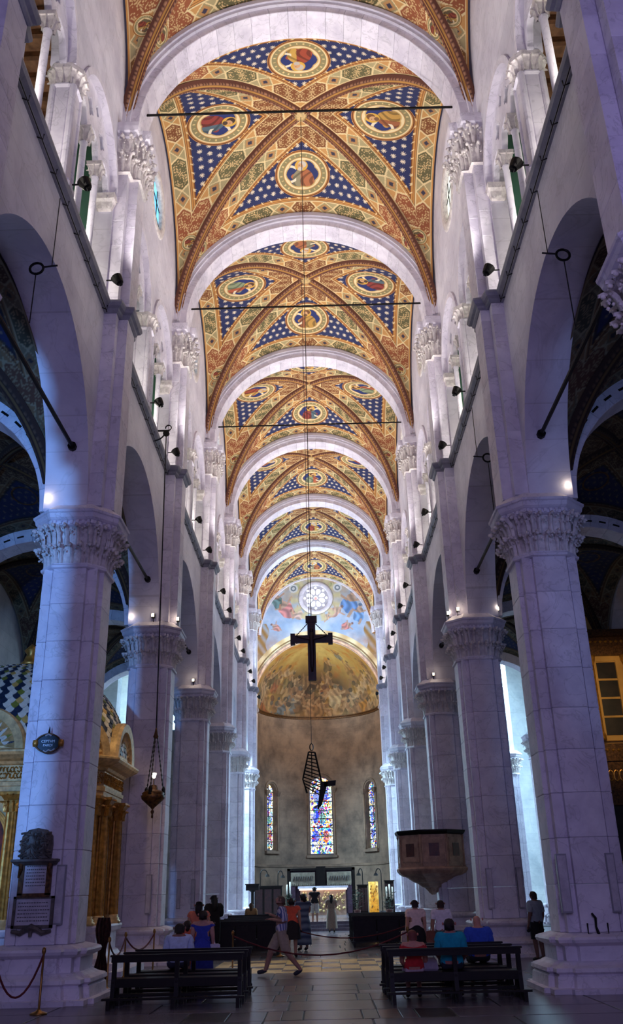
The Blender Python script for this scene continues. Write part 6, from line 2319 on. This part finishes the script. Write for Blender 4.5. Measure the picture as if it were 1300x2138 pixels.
# middle group
person('woman in an orange top and long dark skirt, behind the striding man', XY(609, 1925, 28.0), 28.0, 1.50, 0, {}, 'stand', (176, 126, 108), ((220, 92, 70), .3), ('skirt', (26, 24, 34)), ((34, 24, 24), .05))
person('woman in a long blue patterned dress in the middle of the nave', XY(633, 1925, 31.0), 31.0, 1.60, .5, FOLD, 'fold', (176, 130, 112), ((90, 104, 130), .3), ('dress', (90, 104, 130)), ((40, 28, 26), .1), mat_top='patterned_cotton', mat_bottom='patterned_cotton', bag=(-.3, 0, .9, (24, 22, 26)))
person('man in a black sleeveless shirt and pale shorts facing the altar', XY(657, 1915, 46.6) , 47.0, 1.62, 0, {}, 'stand', (176, 130, 110), ((24, 22, 26), .2), ('shorts', (190, 180, 170)), ((26, 20, 20), 0), (206, 200, 200), z=.26)
person('woman in a long beige dress facing the altar', XY(692, 1915, 44.0), 44.4, 1.52, 0, FOLD, 'fold', (176, 130, 110), ((150, 132, 116), .2), ('dress', (150, 132, 116)), ((30, 22, 22), .25), (30, 26, 26))
person('seated visitor with brown hair at the far left near the altar', XY(524, 1905, 42.0), 42.0, 1.5, 0, seated(0), 'sit', (176, 130, 100), ((170, 130, 84), 1.0), ('trousers', (60, 50, 50)), ((96, 66, 40), .2), z=.1)
# right group
person('woman in a pale pink top and black skirt standing, right', XY(868, 1930, 23.4), 23.4, 1.42, .1, {}, 'stand', (206, 150, 130), ((236, 206, 200), .6), ('skirt', (22, 20, 26)), ((44, 26, 24), 0), bag=(-.28, 0, .9, (190, 170, 160)))
person('person in a white T-shirt with a brown shoulder bag, right', XY(922, 1930, 22.8), 22.8, 1.41, -.1, {}, 'stand', (180, 126, 104), ((232, 222, 232), .75), ('trousers', (84, 84, 84)), ((56, 34, 28), 0), bag=(-.29, .02, .92, (128, 78, 62)))
person('seated woman in a red tank top on the nearest right bench', XY(863, 1990, 16.75), 16.74, 1.30, 0, seated(.1), 'sit', (206, 140, 120), ((196, 40, 44), 0), ('shorts', (210, 180, 190)), ((120, 60, 50), 0), straps=True)
person('seated person in a teal shirt on the nearest right bench', XY(941, 1985, 16.75), 16.74, 1.50, -.15, seated(0), 'situp', (190, 120, 110), ((22, 150, 172), .9), ('trousers', (40, 40, 52)), ((32, 22, 24), .05))
person('seated bald man in a blue T-shirt on the third right bench', XY(1000, 1965, 18.2), 18.22, 1.52, 0, seated(0), 'situp', (196, 138, 116), ((52, 84, 190), .9), ('trousers', (50, 50, 60)), None)
person('person in a grey shirt and black shorts half hidden by the nearest right pier', XY(1117, 1905, 24.6), 24.6, 1.54, .6, {}, 'stand', (120, 84, 74), ((150, 158, 172), .9), ('shorts', (26, 24, 30)), ((26, 20, 20), 0))
t = thing('handbag', 'grey handbag lying on the nearest right bench between the two sitters', 'bag', (XY(898, 2000, 16.8), 16.78, .43))
obj('pouch', MB().rings([[(sx * w_, .1 + sy * d_, z_) for sx, sy in ((-1, -1), (1, -1), (1, 1), (-1, 1))] for z_, w_, d_ in ((0, .11, .07), (.03, .13, .09), (.16, .11, .06), (.2, .08, .02))]), cloth_mat((150, 140, 156)), t)
obj('handle', MB().tube([(-.07, .1, .19), (-.05, .1, .27), (.05, .1, .27), (.07, .1, .19)], .01, 5), cloth_mat((150, 140, 156)), t)

# ------------------------------------------------------------------ drawing units to metres
# the plan above was drawn with the eye 1.70 units high; 1 unit = 1.10 m puts doors, benches and visitors at their usual size
UNIT = 1.10
for o in list(SC.objects):
    if o.parent is None:
        o.location = o.location * UNIT
        if o.type in ('MESH', 'EMPTY'):
            o.scale = o.scale * UNIT
for ld in bpy.data.lights:
    ld.energy *= UNIT ** 2
    if ld.type == 'AREA':
        ld.size *= UNIT; ld.size_y *= UNIT
    else:
        ld.shadow_soft_size *= UNIT
